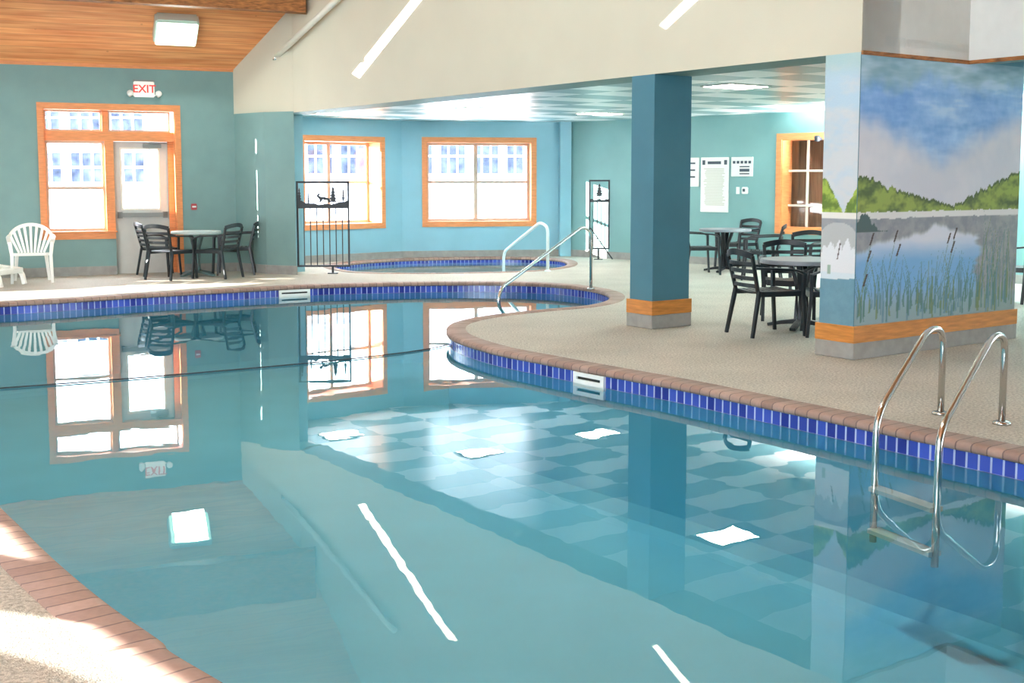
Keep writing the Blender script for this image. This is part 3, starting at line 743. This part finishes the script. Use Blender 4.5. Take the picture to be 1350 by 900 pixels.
for sx in (-1, 1):
    bm = bmesh.new(); lathe(bm, [(0, -.05), (.03, -.05), (.05, .03), (.045, .045), (0, .05)], 14)
    bmesh.ops.rotate(bm, verts=bm.verts, cent=(0, 0, 0), matrix=__import__('mathutils').Matrix.Rotation(math.radians(70), 3, 'X'))
    bmesh.ops.translate(bm, verts=bm.verts, vec=(sx*.215, -.06, -.075)); sweep(bm, [(sx*.15, -.035, -.09), (sx*.2, -.04, -.085)], .025, .025)
    mesh('emergency_lamp', bm, M['white_plastic'], ex, True)
al = onwall('alarm_button', WE, 255.5, 272.5); tag(al, 'small red alarm pull box on the teal wall beside the door', 'alarm')
lbox('box', al, -.045, .045, -.035, 0, -.05, .05, M['redbox'], .008); lbox('lever', al, -.03, .03, -.045, -.035, -.01, .015, M['white_plastic'])
# notices on the back wall
def notice(u0, v0, u1, v1, label, kind):
    a0, z1 = A3.px(u0, v0); a1, z0 = A3.px(u1, v1); r = empty('notice_board', A3.P((a0+a1)/2, (z0+z1)/2, 0), A3.rz); tag(r, label, 'sign')
    w, h = (a1-a0)/2, (z1-z0)/2
    lbox('board', r, -w, w, -.02, 0, -h, h, M['paper'], .004)
    bm = bmesh.new(); rnd = random.Random(kind)
    if kind == 1:
        lbox('heading', r, -w*.5, w*.45, -.023, -.02, h-.12, h-.07, M['ink'])
        for s in (-1, 1): lbox('tree_mark', r, s*w*.78-.03, s*w*.78+.03, -.023, -.02, h-.13, h-.05, M['ink'])
        for k in range(24):
            z = h-.2-k*(2*h-.3)/24; box(bm, (rnd.uniform(-.02, .02), -.0215, z), (w*1.5*rnd.uniform(.8, 1), .003, .014))
        mesh('printing', bm, M['paleink'], r)
    elif kind == 2:
        bm.free()
        for k in range(5): mesh('heading', bx((-w*.72+k*w*.36, -.0215, h-.09), (w*.24, .003, .045)), M['ink'], r)
        for z, a in ((0, .02), (-.12, .02), (-.06, .05)): mesh('print_line', bx((w*.25, -.0215, z), (w*.9, .003, a)), M['ink'], r)
    else:
        bm.free()
        for k in range(int((2*h-.12)/.12)): mesh('print_line', bx((0, -.0215, h-.1-k*.12), (w*1.2, .003, .03)), M['ink'], r)
notice(925, 207.5, 960.5, 280, 'tall white notice board of printed lines, left of the wood-framed window', 1)
notice(965, 207, 993, 232.5, 'small white notice right of the tall printed board', 2)
notice(898, 208, 922, 246, 'white notice partly hidden behind the teal pillar', 3)
lsw = onwall('light_switch', A3, 973, 251); tag(lsw, 'white light switch under the small white notice', 'light switch')
lbox('plate', lsw, -.035, .035, -.01, 0, -.06, .06, M['white_plastic'], .003); lbox('toggle', lsw, -.01, .01, -.022, -.01, -.02, .02, M['white_plastic'])
ths = onwall('thermostat', A3, 983, 251); tag(ths, 'white thermostat box right of the light switch', 'thermostat')
lbox('housing', ths, -.06, .06, -.04, 0, -.06, .06, M['white_plastic'], .012); lbox('display', ths, -.035, .015, -.043, -.04, -.02, .03, M['ink'])
cam_ = onwall('security_camera', A3, 1083, 183); tag(cam_, 'small black wall camera above the wood-framed window', 'camera')
lbox('bracket', cam_, -.02, .02, -.1, 0, -.02, .02, M['black_iron'])
bm = bmesh.new(); lathe(bm, [(0, -.05), (.045, -.04), (.05, .03), (.03, .05), (0, .05)], 14, (0, -.13, 0)); mesh('body', bm, M['black_iron'], cam_, True)
# white sprinkler pipe along the rake
pa = W2.P(*W2.px(372, 75), -.1); pe = W2.P(*W2.px(520, -62), -.1)
sp = empty('sprinkler_pipe', pa); tag(sp, 'white sprinkler pipe climbing the cream wall beside the beam', 'pipe')
dlt = pe-pa
bm = bmesh.new(); sweep(bm, [(0, 0, 0), dlt], .09, .09, seg=14); mesh('pipe', bm, M['off_white'], sp, True)
bm = bmesh.new(); sweep(bm, [(-.02, -.03, -.06), (0, 0, .0), (.04, .0, .06)], .07, .07, seg=10); mesh('sprinkler_head', bm, M['steel'], sp, True)
bm = bmesh.new(); sweep(bm, [(.0, 0, .02), (.0, 0, .7)], .018, .018, seg=8); mesh('hanger_rod', bm, M['off_white'], sp, True)
# ceiling lamp
def on_slope(u, v):
    r = ray(u, v); # plane: z = ZE+SL*s ; s = (p-P0).en
    k = r.z-SL*(r.x*en.x+r.y*en.y); t = (ZE-EYE-SL*(P0.x*en.x+P0.y*en.y))/k
    return Vector((r.x*t, r.y*t, EYE+r.z*t))
lampL = []
def ceiling_lamp(p, label, en_=14, grp=None):
    r = empty('ceiling_lamp', p, WE.rz); tag(r, label, 'ceiling light', grp)
    if not grp: r.rotation_euler = (-math.atan(SL), 0, WE.rz)
    bm = bmesh.new(); box(bm, (0, 0, -.08), (.64, .5, .2)); bevel(bm, .03); mesh('housing', bm, M['lampbox'], r)
    bm = bmesh.new(); box(bm, (0, 0, -.195), (.6, .46, .05)); bevel(bm, .015); mesh('diffuser', bm, M['lampglow'], r)
    L = bpy.data.lights.new('lamp_light', 'AREA'); L.shape = 'SQUARE'; L.size = .5; L.energy = en_; L.color = (.9, 1, .95)
    o = bpy.data.objects.new('lamp_light', L); o.location = (0, 0, -.24); link(o, r)
    return r
lp0 = on_slope(231, 33)
ceiling_lamp(lp0, 'square ceiling lamp glowing greenish white on the sloping plank ceiling')
for (a, s) in [(-1.5, 8.5), (-1.5, 13), (4.5, 11)]:  # unseen lamps added as fill over the pool
    p = RP(a, s, HT)
    ceiling_lamp(p, 'square fill lamp added on the high flat ceiling over the pool, out of sight', 90, grp='added high ceiling lamps')
# light panels in the low ceiling
def mirror_fl(u, v):   # where the low ceiling is mirrored by the water
    zm = 2*ZW-ZL; return fl(u, v, zm)
for i, (u, v) in enumerate([(440, 580), (650, 598), (810, 575), (960, 718)]):
    q_ = mirror_fl(u, v); 
    # snap to the tile grid
    x = q_.x*math.cos(-axis_rot)-q_.y*math.sin(-axis_rot); y = q_.x*math.sin(-axis_rot)+q_.y*math.cos(-axis_rot)
    x = (math.floor(x/1.22)+.5)*1.22; y = (math.floor(y/.61)+.5)*.61
    X = x*math.cos(axis_rot)-y*math.sin(axis_rot); Y = x*math.sin(axis_rot)+y*math.cos(axis_rot)
    r = empty('ceiling_light_panel', (X, Y, ZL), axis_rot); tag(r, ['light panel in the low ceiling near the corner windows', 'light panel in the low ceiling over the far deck', 'light panel in the low ceiling behind the teal pillar', 'light panel in the low ceiling beside the mural wall'][i], 'ceiling light', 'light panels in the low ceiling')
    lbox('frame', r, -.34, .34, -.25, .25, -.012, .0, M['lampbox']); lbox('diffuser', r, -.31, .31, -.22, .22, -.016, -.012, M['panelglow'])

def uplight(W, a, z, en_, label, sz=1.1, tilt=25):  # unseen fixture added only to brighten the low ceiling
    r = empty('fill_uplight', W.P(a, z, 0), W.rz); tag(r, label, 'fill light', 'added fill uplights out of sight')
    bm = bmesh.new(); prism(bm, [[(0, -.12), (-.16, .05), (-.16, .07), (0, .07)]], lambda p: Vector((-sz/2, p[0], p[1])), lambda p: Vector((sz/2, p[0], p[1]))); mesh('housing', bm, M['off_white'], r)
    L = bpy.data.lights.new('fill_area_light', 'AREA'); L.shape = 'RECTANGLE'; L.size = sz; L.size_y = .12; L.energy = en_; L.color = (1, .98, .95)
    o = bpy.data.objects.new('fill_area_light', L); o.location = (0, -.1, .1); o.rotation_euler = (math.pi-math.radians(tilt), 0, 0); link(o, r)
uplight(A3, 7.2, 1.5, 620, 'white uplight added as fill on the back wall hidden by the mural block')
uplight(A3, 10.5, 1.5, 450, 'white uplight added as fill on the back wall right of the picture')
uplight(WKb, WKb.L*.45, 1.5, 420, 'white uplight added as fill, hidden behind the pilaster')
# ------------------------------------------------------------------ rails, ladder, gates, rope
def path_obj(name, pts, r, m, root, rad=.1):
    bm = bmesh.new(); sweep(bm, smoothpath(pts, rad), 2*r, 2*r, (.3, .2, .1), seg=14)
    return mesh(name, bm, m, root, True)
def flange(root, p, m=None, r=.055):
    bm = bmesh.new(); lathe(bm, [(0, .0), (r, .0), (r*.95, .015), (r*.55, .022), (0, .022)], 20, (p[0], p[1], 0)); return mesh('escutcheon', bm, m or M['steel'], root, True)
# ladder
f1 = fl(1240, 546); f2 = fl(1320.5, 559); w1_ = fl(1154, 608, ZW); w2_ = fl(1236, 634, ZW)
lad = empty('pool_ladder', (0, 0, 0)); tag(lad, 'stainless steel pool ladder with two arched handrails at the near edge', 'pool ladder')
for f_, w_ in ((f1, w1_), (f2, w2_)):
    hd = (V2(w_)-V2(f_)); hl = hd.length; hd.normalize()
    top = Vector((f_.x, f_.y, .49)); 
    pts = [Vector((f_.x, f_.y, 0)), top+Vector((0, 0, .06)), Vector((f_.x+hd.x*.24, f_.y+hd.y*.24, .575)), Vector((w_.x, w_.y, .13)), Vector((w_.x, w_.y, -.62))]
    path_obj('rail', pts, .021, M['steel'], lad, .13); flange(lad, (f_.x, f_.y, 0))
for z in (-.3, -.55):
    bm = bmesh.new(); a = Vector((w1_.x, w1_.y, z)); b = Vector((w2_.x, w2_.y, z)); sweep(bm, [a, b], .09, .03, rect=True); mesh('step', bm, M['white_plastic'], lad)
# steel handrail at the far steps
fh = fl(779, 381); hw = fl(656, 404, -.05); dirh = (V2(hw)-V2(fh))
hr = empty('pool_handrail', (0, 0, 0)); tag(hr, 'stainless steel handrail running from the deck down into the far pool steps', 'handrail')
def lp_(t, z): return Vector((fh.x+dirh.x*t, fh.y+dirh.y*t, z))
def zat(u, v, t): # height of pixel row v above plan point at t
    p = lp_(t, 0); r = ray(u, v); k = p.xy.length/Vector((r.x, r.y)).length; return EYE+r.z*k
path_obj('rail', [lp_(0, 0), lp_(.0, zat(777, 306, 0)), lp_(.1, zat(766, 298, .1)), lp_(.97, zat(658, 380, .97)), lp_(1.0, zat(656, 402, 1.)), lp_(.9, -.22), lp_(.82, -.24)], .021, M['steel'], hr, .13); flange(hr, fh)
# white handrail in the hot tub
fw_ = fl(722, 357.5); gw_ = fl(664, 358, -.1); dw = V2(gw_)-V2(fw_)
ht = empty('hot_tub_handrail', (0, 0, 0)); tag(ht, 'white handrail bent over the rim of the hot tub', 'handrail')
def lq(t, z): return Vector((fw_.x+dw.x*t, fw_.y+dw.y*t, z))
def zat2(v, t): p = lq(t, 0); r = ray(690, v); return EYE+r.z*p.y/r.y
path_obj('rail', [lq(0, 0), lq(0, zat2(299, 0)), lq(.16, zat2(293, .16)), lq(.97, zat2(331, .97)), lq(1, zat2(340, 1)), lq(1, -.4)], .026, M['white_metal'], ht, .1); flange(ht, fw_, M['white_metal'])
# rope
rp = [fl(u, v, -.128) for u, v in [(-140, 521), (0, 511), (190, 496.5), (400, 478.5), (500, 468), (560, 460), (598, 452)]]
bm = bmesh.new(); rp2 = catmull([(p.x, p.y) for p in rp], 12, False); sweep(bm, [(p.x, p.y, -.132) for p in rp2], .013, .013, seg=8)
ro = empty('pool_rope', (0, 0, 0)); tag(ro, 'thin dark rope lying across the pool at the water line', 'rope')
mesh('rope', bm, M['rope'], ro, True)
e = rp[-1]; bm = bmesh.new(); lathe(bm, [(0, -.02), (.02, -.02), (.024, 0), (.02, .02), (0, .02)], 12, (e.x, e.y, -.12)); mesh('anchor', bm, M['steel'], ro, True)

# iron gates with tree silhouettes
def silhouette_tree(bm, x, z0, h, w, kind=0):
    """flat-cut iron fir: stacked jagged tiers"""
    n = 5; pts = []
    for k in range(n):
        zz_ = z0+h*(.15+.85*k/n); wk = w*(1-k/n)*.5+.008
        pts.append((x+wk, zz_)); pts.append((x+wk*.45, zz_+h*.85/n*.6))
    pts.append((x, z0+h))
    L_ = [(x-(p[0]-x), p[1]) for p in pts[:-1]][::-1]
    poly = [(x-.008, z0), (x+.008, z0), (x+.008, z0+h*.15)]+pts+L_+[(x-.008, z0+h*.15)]
    prism(bm, [poly], lambda p: Vector((p[0], -.006, p[1])), lambda p: Vector((p[0], .006, p[1])))
def gate(loc, rz, wd, zb, zt, label, nb, trees, foot, hills=True, zmid=None, animal=None):
    r = empty('iron_gate_panel', loc, rz); tag(r, label, 'gate')
    zm = zmid; bm = bmesh.new(); t = .03
    for x in (0, wd): box(bm, (x, 0, (zb+zt)/2), (t, t, zt-zb+t))
    for z in (zb, zt, zm): box(bm, (wd/2, 0, z), (wd, t, t))
    mesh('frame', bm, M['black_iron'], r)
    for k in range(nb):
        x = wd*(k+1)/(nb+1); mesh('bar', bx((x, 0, (zb+zm)/2), (.016, .016, zm-zb)), M['black_iron'], r)
    bm = bmesh.new()
    if hills:
        top = [(wd*k/12, zm+.05+.07*abs(2*k/12-1)**2.2+.012*math.sin(k*2.1)) for k in range(13)]
    else: top = [(wd*k/8, zm+.035+.015*math.sin(k*2.)) for k in range(9)]
    prism(bm, [[(0, zm), (wd, zm)]+top[::-1]], lambda p: Vector((p[0], -.006, p[1])), lambda p: Vector((p[0], .006, p[1])))
    mesh('hill_cutout', bm, M['black_iron'], r)
    for (x, z0, h, w) in trees:
        bm = bmesh.new(); silhouette_tree(bm, x*wd, zm+z0, h, w); mesh('fir_cutout', bm, M['black_iron'], r)
    if animal:
        x, z = animal[0]*wd, zm+animal[1]
        poly = [(-.1,.04),(-.075,.075),(-.05,.085),(-.045,.06),(-.06,.045),(-.03,.03),(.05,.02),(.1,.0),(.115,-.03),(.1,-.07),(.08,-.07),(.07,-.03),(.0,-.015),(-.035,-.06),(-.06,-.055),(-.05,-.02),(-.08,.015)]
        bm = bmesh.new(); prism(bm, [[(x+a, z+b) for a, b in poly]], lambda p: Vector((p[0], -.006, p[1])), lambda p: Vector((p[0], .006, p[1])))
        sweep(bm, [(x+.02, 0, z-.01), (x+.02, 0, zm+.04)], .012, .012)
        mesh('animal_cutout', bm, M['black_iron'], r)
    for x in foot:
        bm = bmesh.new(); box(bm, (x, 0, (zb)/2), (.035, .035, zb)); box(bm, (x, 0, .008), (.16, .1, .016)); mesh('foot_post', bm, M['black_iron'], r)
    return r
ga = fl(393, 361); gb = fl(462, 359)
gfoot = fl(438, 360.5); gl = fl(393.5, 362); gdir = Vector((1, .15)).normalized()
Yg = gfoot.y; kx = lambda u: (u-CX)/F*Yg
def hz_(v, Y): return EYE+(236-v)/F*Y*1.0
gate((kx(393.5), Yg-.05, 0), math.atan2(.08, 1), kx(460)-kx(393.5), hz_(350, Yg), hz_(240, Yg), 'black iron gate panel with wildlife cutouts beside the left pilaster', 7,
     [(.04, .05, .26, .06), (.22, .04, .2, .03), (.70, .04, .3, .13), (.90, .08, .22, .05)], [kx(438.5)-kx(393.5)], True, hz_(273, Yg), (.5, .14))
g2 = fl(790, 342); Y2 = g2.y; kx2 = lambda u: (u-CX)/F*Y2
r2 = gate((kx2(777), Y2, 0), -.12, kx2(802.5)-kx2(777), hz_(327, Y2), hz_(238, Y2), 'narrow black iron gate panel with a fir cutout by the back wall', 4,
     [(.5, .05, .28, .16)], [(kx2(789)-kx2(777))], False, hz_(265, Y2))
bm = bmesh.new(); sweep(bm, [(.02, 0, hz_(300, Y2)), (.44, -.15, .02)], .022, .022); mesh('brace', bm, M['black_iron'], r2)

# ------------------------------------------------------------------ furniture
def chair_proto(m, name='patio_chair'):
    r = empty(name, (0, 0, 0))
    bm = bmesh.new()   # seat, front = +y
    for k in range(7):
        y = -.19+k*.064; w = .40+.05*(k/6)
        sweep(bm, [(-w/2, y, .425-.006*k*.0), (0, y, .415), (w/2, y, .425)], .05, .02, rect=True)
    sweep(bm, [(-.225, .23, .41), (0, .235, .40), (.225, .23, .41)], .035, .06, rect=True)
    for sx in (-1, 1): sweep(bm, [(sx*.2, -.21, .41), (sx*.235, .22, .41)], .03, .05, rect=True)
    mesh('seat', bm, m, r)
    bm = bmesh.new()
    def bp(x, z): # point on curved back surface
        f = (z-.42)/.42; return Vector((x, -.21-.11*f-.045*(1-(x/.24)**2)*1., z))
    for sx in (-1, 1): sweep(bm, [bp(sx*(.2+.025*t), .40+.38*t) for t in (0, .25, .5, .75, 1)], .03, .035, (1, 0, 0), rect=True)
    for i, z in enumerate((.49, .56, .63, .70)):
        w = .205+.02*(z-.4); sweep(bm, [bp(w*k/4, z) for k in range(-4, 5)], .014, .038, rect=True)
    sweep(bm, [bp(.228*k/6, .775+.035*(1-(k/6)**2)) for k in range(-6, 7)], .018, .06, rect=True)
    mesh('backrest', bm, m, r)
    for sx in (-1, 1):
        bm = bmesh.new(); sweep(bm, smoothpath([(sx*.225, -.27, .66), (sx*.275, -.1, .655), (sx*.285, .14, .64), (sx*.275, .235, .60)], .08), .045, .022, rect=True); mesh('armrest', bm, m, r)
        bm = bmesh.new(); sweep(bm, [(sx*.275, .235, .61), (sx*.262, .235, .4), (sx*.265, .265, .0)], .045, .035, (0, 1, 0), rect=True, w1=.034, t1=.03); mesh('leg', bm, m, r)
        bm = bmesh.new(); sweep(bm, [(sx*.215, -.22, .44), (sx*.24, -.30, 0)], .045, .035, (0, 1, 0), rect=True, w1=.034, t1=.03); mesh('leg', bm, m, r)
    return r
def copy_tree(o, parent=None):
    c = o.copy(); COL.objects.link(c); c.parent = parent
    for ch in o.children: copy_tree(ch, c)
    return c
bpy.context.view_layer.update()
proto = chair_proto(M['black_resin']); used = [False]
def place_chair(u, v, face, label, grp, dz=0):
    o = proto if not used[0] else copy_tree(proto); used[0] = True
    p = fl(u, v); o.location = (p.x, p.y, dz); o.rotation_euler = (0, 0, math.radians(face-90)); tag(o, label, 'chair', grp); return o
# face = heading in degrees (0 = +x right, 90 = away from the camera)
G1 = 'dark resin chairs at the table by the exit door'; G2 = 'dark resin chairs at the table by the mural'; G3 = 'dark resin chairs at the far table'
bpy.context.view_layer.update()
place_chair(226, 367.5, 66, 'dark slatted resin chair seen from behind, left of pale round table near the door', G1)
place_chair(211, 362.5, 30, 'dark slatted resin chair nearest the grey door, behind its neighbour', G1)
place_chair(287, 366, 160, 'dark slatted resin chair facing left, at right of the pale table', G1)
place_chair(311, 361.2, 190, 'dark slatted resin chair in the corner against the pilaster wall', G1)
place_chair(1010, 440, 20, 'black slatted resin chair nearest to us left of the grey table', G2)
place_chair(1036, 420, 262, 'black slatted resin chair behind the grey table by the mural', G2)
place_chair(1097, 441, 172, 'black slatted resin chair half hidden by the mural wall', G2)
place_chair(1052, 384, 100, 'black slatted resin chair before the wood-framed window', G3)
place_chair(921, 361, 10, 'black slatted resin chair half hidden behind the teal pillar', G3)
place_chair(972, 353.5, 215, 'black slatted resin chair on the far side of the far table', G3)
place_chair(1003, 368, 165, 'black slatted resin chair right of the far table', G3)
place_chair(1356, 398, 190, 'black slatted resin chair right of the mural wall at the photo edge', 'chair beyond the mural')
def table(u, v, rad, mt, label, ht_=.7, rz=.3):
    p = fl(u, v); r = empty('patio_table', (p.x, p.y, 0), rz); tag(r, label, 'table')
    bm = bmesh.new(); lathe(bm, [(0, ht_-.02), (rad*.93, ht_-.022), (rad*.97, ht_-.045), (rad, ht_-.04), (rad, ht_-.008), (rad*.985, ht_), (0, ht_)], 40); mesh('tabletop', bm, mt, r)
    bm = bmesh.new()
    for k in range(4):
        a = math.pi/4+k*math.pi/2; c, s = math.cos(a), math.sin(a)
        sweep(bm, [(c*.055, s*.055, .05), (c*.05, s*.05, .45), (c*.12, s*.12, ht_-.05)], .055, .04, rect=True)
    mesh('pedestal', bm, M['black_resin'] if mt is not M['table_pale'] else M['table_stem'], r)
    for k in range(4):
        a = math.pi/4+k*math.pi/2; c, s = math.cos(a), math.sin(a)
        bm = bmesh.new(); sweep(bm, [(c*.03, s*.03, .07), (c*.2, s*.2, .05), (c*.34, s*.34, .02)], .07, .05, rect=True, w1=.06, t1=.03); mesh('foot', bm, M['black_resin'] if mt is not M['table_pale'] else M['table_stem'], r)
    return r
M['table_stem'] = mat('grey_green_resin', srgb(96, 120, 120), .4)
table(260, 363.5, .38, M['table_pale'], 'pale round resin table between dark chairs by the exit door')
table(1056, 432, .42, M['table_grey'], 'grey round resin table left of the mural wall')
table(955, 358, .42, M['table_grey'], 'grey round resin table further back, right of the teal pillar')
# white stacking chair
def white_chair(u, v, face):
    p = fl(u, v); r = empty('white_chair', (p.x, p.y, 0), math.radians(face-90)); m = M['white_plastic']
    tag(r, 'white resin armchair with a fan back under the window', 'chair')
    bm = bmesh.new(); prism(bm, [[(-.21, -.2), (.21, -.2), (.25, .22), (.2, .25), (-.2, .25), (-.25, .22)]], lambda q: Vector((q[0], q[1], .44-.03*(q[1] < 0))), lambda q: Vector((q[0], q[1], .40-.03*(q[1] < 0))))
    mesh('seat', bm, m, r)
    def P_(a, t):  # fan: a in -1..1, t 0..1 from seat to rim
        x0 = .17*a; ang = a*math.radians(66); x1 = .31*math.sin(ang); z1 = .58+.25*math.cos(ang)
        y0 = -.2; y1 = -.31+.14*a*a
        return Vector((lerp(x0, x1, t), lerp(y0, y1, t), lerp(.42, z1, t)))
    bm = bmesh.new()
    for k in range(-4, 5):
        a = k/4; sweep(bm, [P_(a, 0), P_(a, .35), P_(a, .7), P_(a, 1.)], .03, .014, (0, 1, .2), rect=True, w1=.04)
    sweep(bm, [P_(k/10, 1.) for k in range(-10, 11)], .02, .05, (0, 0, 1), rect=True)
    mesh('backrest', bm, m, r)
    for sx in (-1, 1):
        e_ = P_(sx, 1)
        bm = bmesh.new(); sweep(bm, smoothpath([e_, (sx*.31, -.05, .655), (sx*.30, .16, .64), (sx*.285, .25, .58)], .09), .055, .025, rect=True); mesh('armrest', bm, m, r)
        bm = bmesh.new(); sweep(bm, [(sx*.285, .25, .6), (sx*.26, .25, .4), (sx*.27, .28, .0)], .055, .045, (0, 1, 0), rect=True, w1=.04, t1=.035); mesh('leg', bm, m, r)
        bm = bmesh.new(); sweep(bm, [(sx*.2, -.19, .4), (sx*.235, -.29, 0)], .055, .045, (0, 1, 0), rect=True, w1=.04, t1=.035); mesh('leg', bm, m, r)
white_chair(43, 371.5, -68)
def lounger(u, v, face):
    p = fl(u, v); r = empty('lounge_chair', (p.x, p.y, 0), math.radians(face-90)); m = M['white_plastic']
    tag(r, 'low white resin lounge chair cut by the left edge of the photo', 'lounge chair')
    bm = bmesh.new()
    for k in range(6): y = -.18+.085*k; sweep(bm, [(-.27, y, .27-.012*k), (.27, y, .27-.012*k)], .065, .022, rect=True)
    for sx in (-1, 1): sweep(bm, [(sx*.27, -.25, .27), (sx*.27, .3, .21)], .05, .06, rect=True)
    sweep(bm, [(-.27, .3, .2), (.27, .3, .2)], .05, .07, rect=True)
    mesh('seat', bm, m, r)
    bm = bmesh.new()
    for k in range(8): z = .32+.07*k; y = -.24-.042*k; sweep(bm, [(-.25, y, z), (.25, y, z)], .02, .055, rect=True)
    for sx in (-1, 1): sweep(bm, [(sx*.26, -.2, .26), (sx*.26, -.54, .86)], .045, .05, rect=True)
    mesh('backrest', bm, m, r)
    for sx in (-1, 1):
        for (y0, y1) in ((.3, .34), (-.2, -.3)):
            bm = bmesh.new(); sweep(bm, smoothpath([(sx*.27, y0-.14, .22), (sx*.27, y0, .18), (sx*.27, y1, 0)], .1), .06, .05, (1, 0, 0), rect=True); mesh('leg', bm, m, r)
lounger(-11, 376, -12)

# ------------------------------------------------------------------ outdoors
bm = bmesh.new(); f_ = bm.faces.new([bm.verts.new(p) for p in [(-120, -60, -.3), (120, -60, -.3), (120, 160, -.3), (-120, 160, -.3)]])
# leave the ground out under the building: cut hole
bm.free(); bm = bmesh.new()
tess(bm, [[Vector(p) for p in [(-120, -60, -.05), (120, -60, -.05), (120, 160, -.05), (-120, 160, -.05)]], [Vector(p) for p in [(-10.2, -5.2, -.05), (16.2, -5.2, -.05), (16.2, 14, -.05), (6.2, 22.5, -.05), (1.2, 24.6, -.05), (-3, 24, -.05), (-5.4, 21.8, -.05), (-5.2, 19.8, -.05), (-10.2, 17.2, -.05)]]])
gsn = mesh('ground', bm, M['snow']); struct(gsn)
def house(x0, x1, y, rows, label, pitch, w, zs, tall):
    r = empty('house', ((x0+x1)/2, y, -.05)); tag(r, label, 'house')
    L = x1-x0; lbox('wall', r, -L/2, L/2, 0, 6, 0, tall, M['housewall'])
    bm = bmesh.new(); prism(bm, [[(-.5, tall), (6.5, tall), (3, tall+2.2)]], lambda p: Vector((-L/2-.4, p[0], p[1])), lambda p: Vector((L/2+.4, p[0], p[1]))); mesh('roof', bm, M['houseroof'], r)
    n = int(L/pitch)
    for k in range(n):
        x = -L/2+pitch*(k+.5)
        for z0, z1 in zs:
            bm = bmesh.new(); box(bm, (x, -.03, (z0+z1)/2), (w, .05, z1-z0)); o = mesh('window', bm, M['housepane'], r)
            bm = bmesh.new()
            for j in range(4): box(bm, (x-w/2+w*j/3, -.07, (z0+z1)/2), (.09, .04, z1-z0+.08))
            for j in range(3): box(bm, (x, -.078, z0+(z1-z0)*j/2), (w+.08, .04, .09))
            mesh('muntins', bm, M['housewall'], o)
house(-12, 8, 52, 1, 'long pale house with gridded windows beyond the corner windows', 1.45, 1.15, [(1.75, 3.35)], 4.6)
house(-30, -14, 46, 1, 'long pale house with gridded windows beyond the exit door', 1.6, 1.3, [(1.4, 2.6), (3.2, 4.6)], 5.6)

# ------------------------------------------------------------------ light
w = bpy.data.worlds.new('sky'); S.world = w; w.use_nodes = True; bg = w.node_tree.nodes['Background']
bg.inputs[0].default_value = (.86, .93, 1, 1); bg.inputs[1].default_value = 7.5
sl = bpy.data.lights.new('sun', 'SUN'); sl.energy = 26; sl.angle = math.radians(.1); sl.color = (1, .95, .86)
so = bpy.data.objects.new('sun', sl); link(so); so.rotation_euler = SUN.to_track_quat('-Z', 'Y').to_euler()

cam = bpy.data.cameras.new('camera'); co = bpy.data.objects.new('camera', cam); link(co)
cam.sensor_width = 36; cam.lens = F/1350*36; cam.shift_y = -(450-CY)/1350; cam.clip_end = 500
co.location = (0, 0, EYE); co.rotation_euler = (math.pi/2-PITCH, 0, 0); S.camera = co
S.view_settings.view_transform = 'Standard'; S.view_settings.look = 'None'; S.view_settings.gamma = 1; S.view_settings.use_curve_mapping = False
S.view_settings.exposure = 1.27
S.cycles.max_bounces = 10; S.cycles.diffuse_bounces = 5; S.cycles.transparent_max_bounces = 16; S.cycles.use_denoising = True
S.cycles.caustics_reflective = False; S.cycles.caustics_refractive = False; S.cycles.sample_clamp_indirect = 8
